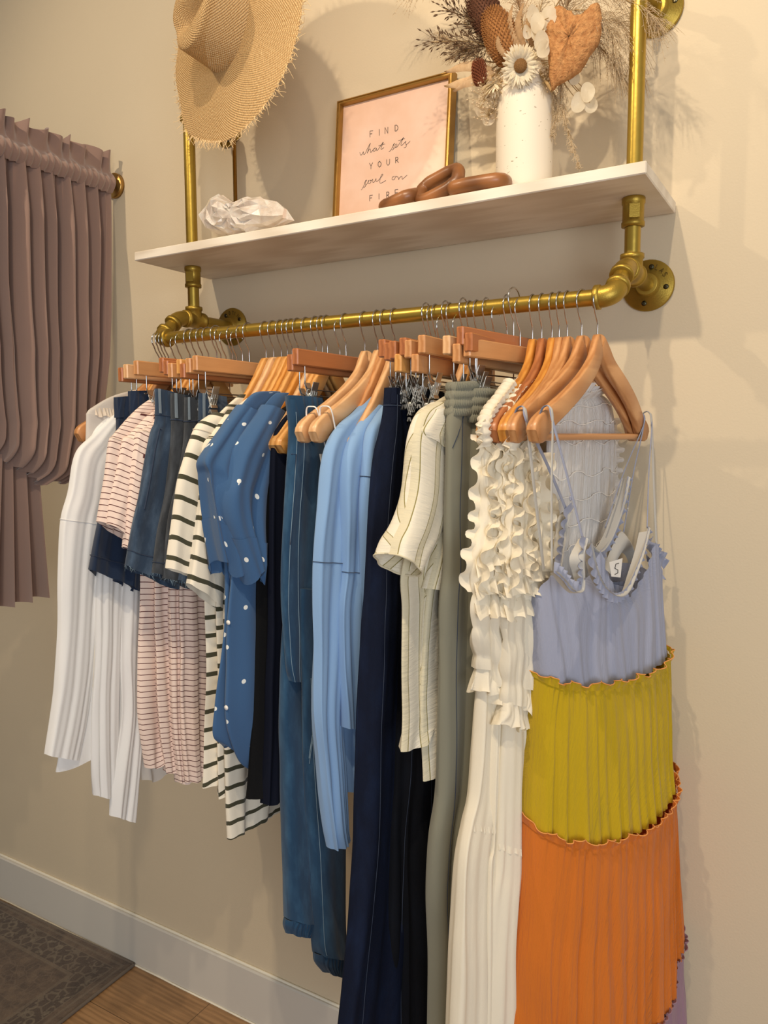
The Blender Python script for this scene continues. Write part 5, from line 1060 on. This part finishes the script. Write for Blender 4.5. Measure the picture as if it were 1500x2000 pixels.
# front dress: cups, straps
cup(g1_,X1,-9,.058,[(1150,1060),(1158,1100),(1172,1138),(1195,1160),(1220,1150),(1240,1110),(1256,1065),(1265,1028)],[(1135,1060),(1150,1120),(1168,1150),(1195,1166),(1212,1160),(1226,1120),(1240,1075),(1248,1040)],1,w=-.016)
cup(g1_,X1,-9,.060,[(1078,1114),(1096,1130),(1112,1150),(1130,1150),(1136,1120),(1138,1080),(1140,1050)],[(1076,1118),(1092,1140),(1112,1158),(1124,1152),(1118,1120),(1112,1090),(1130,1052)],4,w=.016)
b=MB(); ruffle(b,[pxp(X1,-9,.045,*q) for q in ((1262,1070),(1275,1085),(1288,1100),(1296,1112))],.020,.006,60,(0,0,1),Plane(X1,-9).n,2,5,.3); ruffle(b,[pxp(X1,-9,.05,*q) for q in ((1262,1082),(1276,1100),(1290,1114))],.016,.006,60,(0,0,-1),Plane(X1,-9).n,5,5,.5); b.build('back_ruffle',F['lav'],g1_)
FT=tip(X1,-9,1,.012); BT=tip(X1,-9,-1,.012)
pk=pxp(X1,-9,.058,1138,1050); bl=pxp(X1,-9,.040,1078,1114); pr=pxp(X1,-9,.058,1264,1030); br_=pxp(X1,-9,.03,1284,1095)
up=V(0,0,.008)
for a_,e_,mt in ((FT,bl,'grylin'),(FT,pk,'lav'),(BT,pr,'lav'),(BT,br_,'grylin')):
    strapm(g1_,[a_+V(-.012,0,-.01),a_+V(-.006,0,.006),a_+up*.9+V(.004,0,0),a_+V(.010,-.002,-.014),a_*.5+e_*.5+V(.004,-.002,0),e_],mt)
MB().box((pk*.68+FT*.32),(.004,.010,.007),Matrix.Rotation(.2,3,'X'),.001).build('strap_slider',F['lav'],g1_)
# care label tucked inside the neckline
pl=Plane(X1,-9,.050); q=[pl.pt(*pl.un(x,y)) for x,y in ((1190,1098),(1216,1090),(1212,1128),(1194,1126))]
lab=MB().poly([q[0],q[1],q[2],q[3]],[(0,1,2,3)]).build('size_label',F['elas'],g1_)
b=MB(); b.tube([pl.pt(*pl.un(x,y))+pl.n*.0008 for x,y in ((1208,1100),(1202,1102),(1200,1110),(1206,1113),(1206,1119),(1200,1122))],.0006,4); b.build('label_script',M['ink'],lab)
# rear dress: neckline ruffle, straps with sliders
cup(g2_,X2,-13,.030,[(1090,1112),(1096,1080),(1100,1050),(1106,1020),(1112,998),(1118,990)],[(1078,1110),(1080,1075),(1084,1050),(1088,1020),(1094,1004),(1108,994)],3,w=.018)
cup(g2_,X2,-13,.030,[(1150,1066),(1166,1080),(1186,1060),(1204,1020),(1216,975),(1224,930)],[(1140,1060),(1160,1072),(1176,1050),(1192,1010),(1206,970),(1214,934)],6,w=-.016)
cup(g2_,X2,-13,.034,[(1178,1110),(1190,1080),(1202,1055),(1214,1038),(1226,1052),(1232,1075)],[(1180,1130),(1192,1110),(1204,1090),(1214,1080),(1222,1086),(1228,1100)],9,fr=False)
FT=tip(X2,-13,1,.012); BT=tip(X2,-13,-1,.012)
for a_,x,y,mt in ((FT,1062,1112,'grylin'),(FT,1112,1010,'lav'),(BT,1182,1030,'lav'),(BT,1218,1040,'lav')):
    e_=pxp(X2,-13,.03,x,y); strapm(g2_,[a_+V(-.012,0,-.01),a_+V(-.006,0,.006),a_+up*.9+V(.004,0,0),a_+V(.010,-.002,-.014),a_*.5+e_*.5+V(.004,-.002,0),e_],mt)
    if x in(1182,1218):
        c=a_*.2+e_*.8+V(.002,-.001,0); MB().tube([c+V(0,.004*math.cos(t),.004*math.sin(t)) for t in np.linspace(0,2*PI,14,endpoint=False)],.0007,5,closed=True).build('strap_ring',M['steel'],g2_)
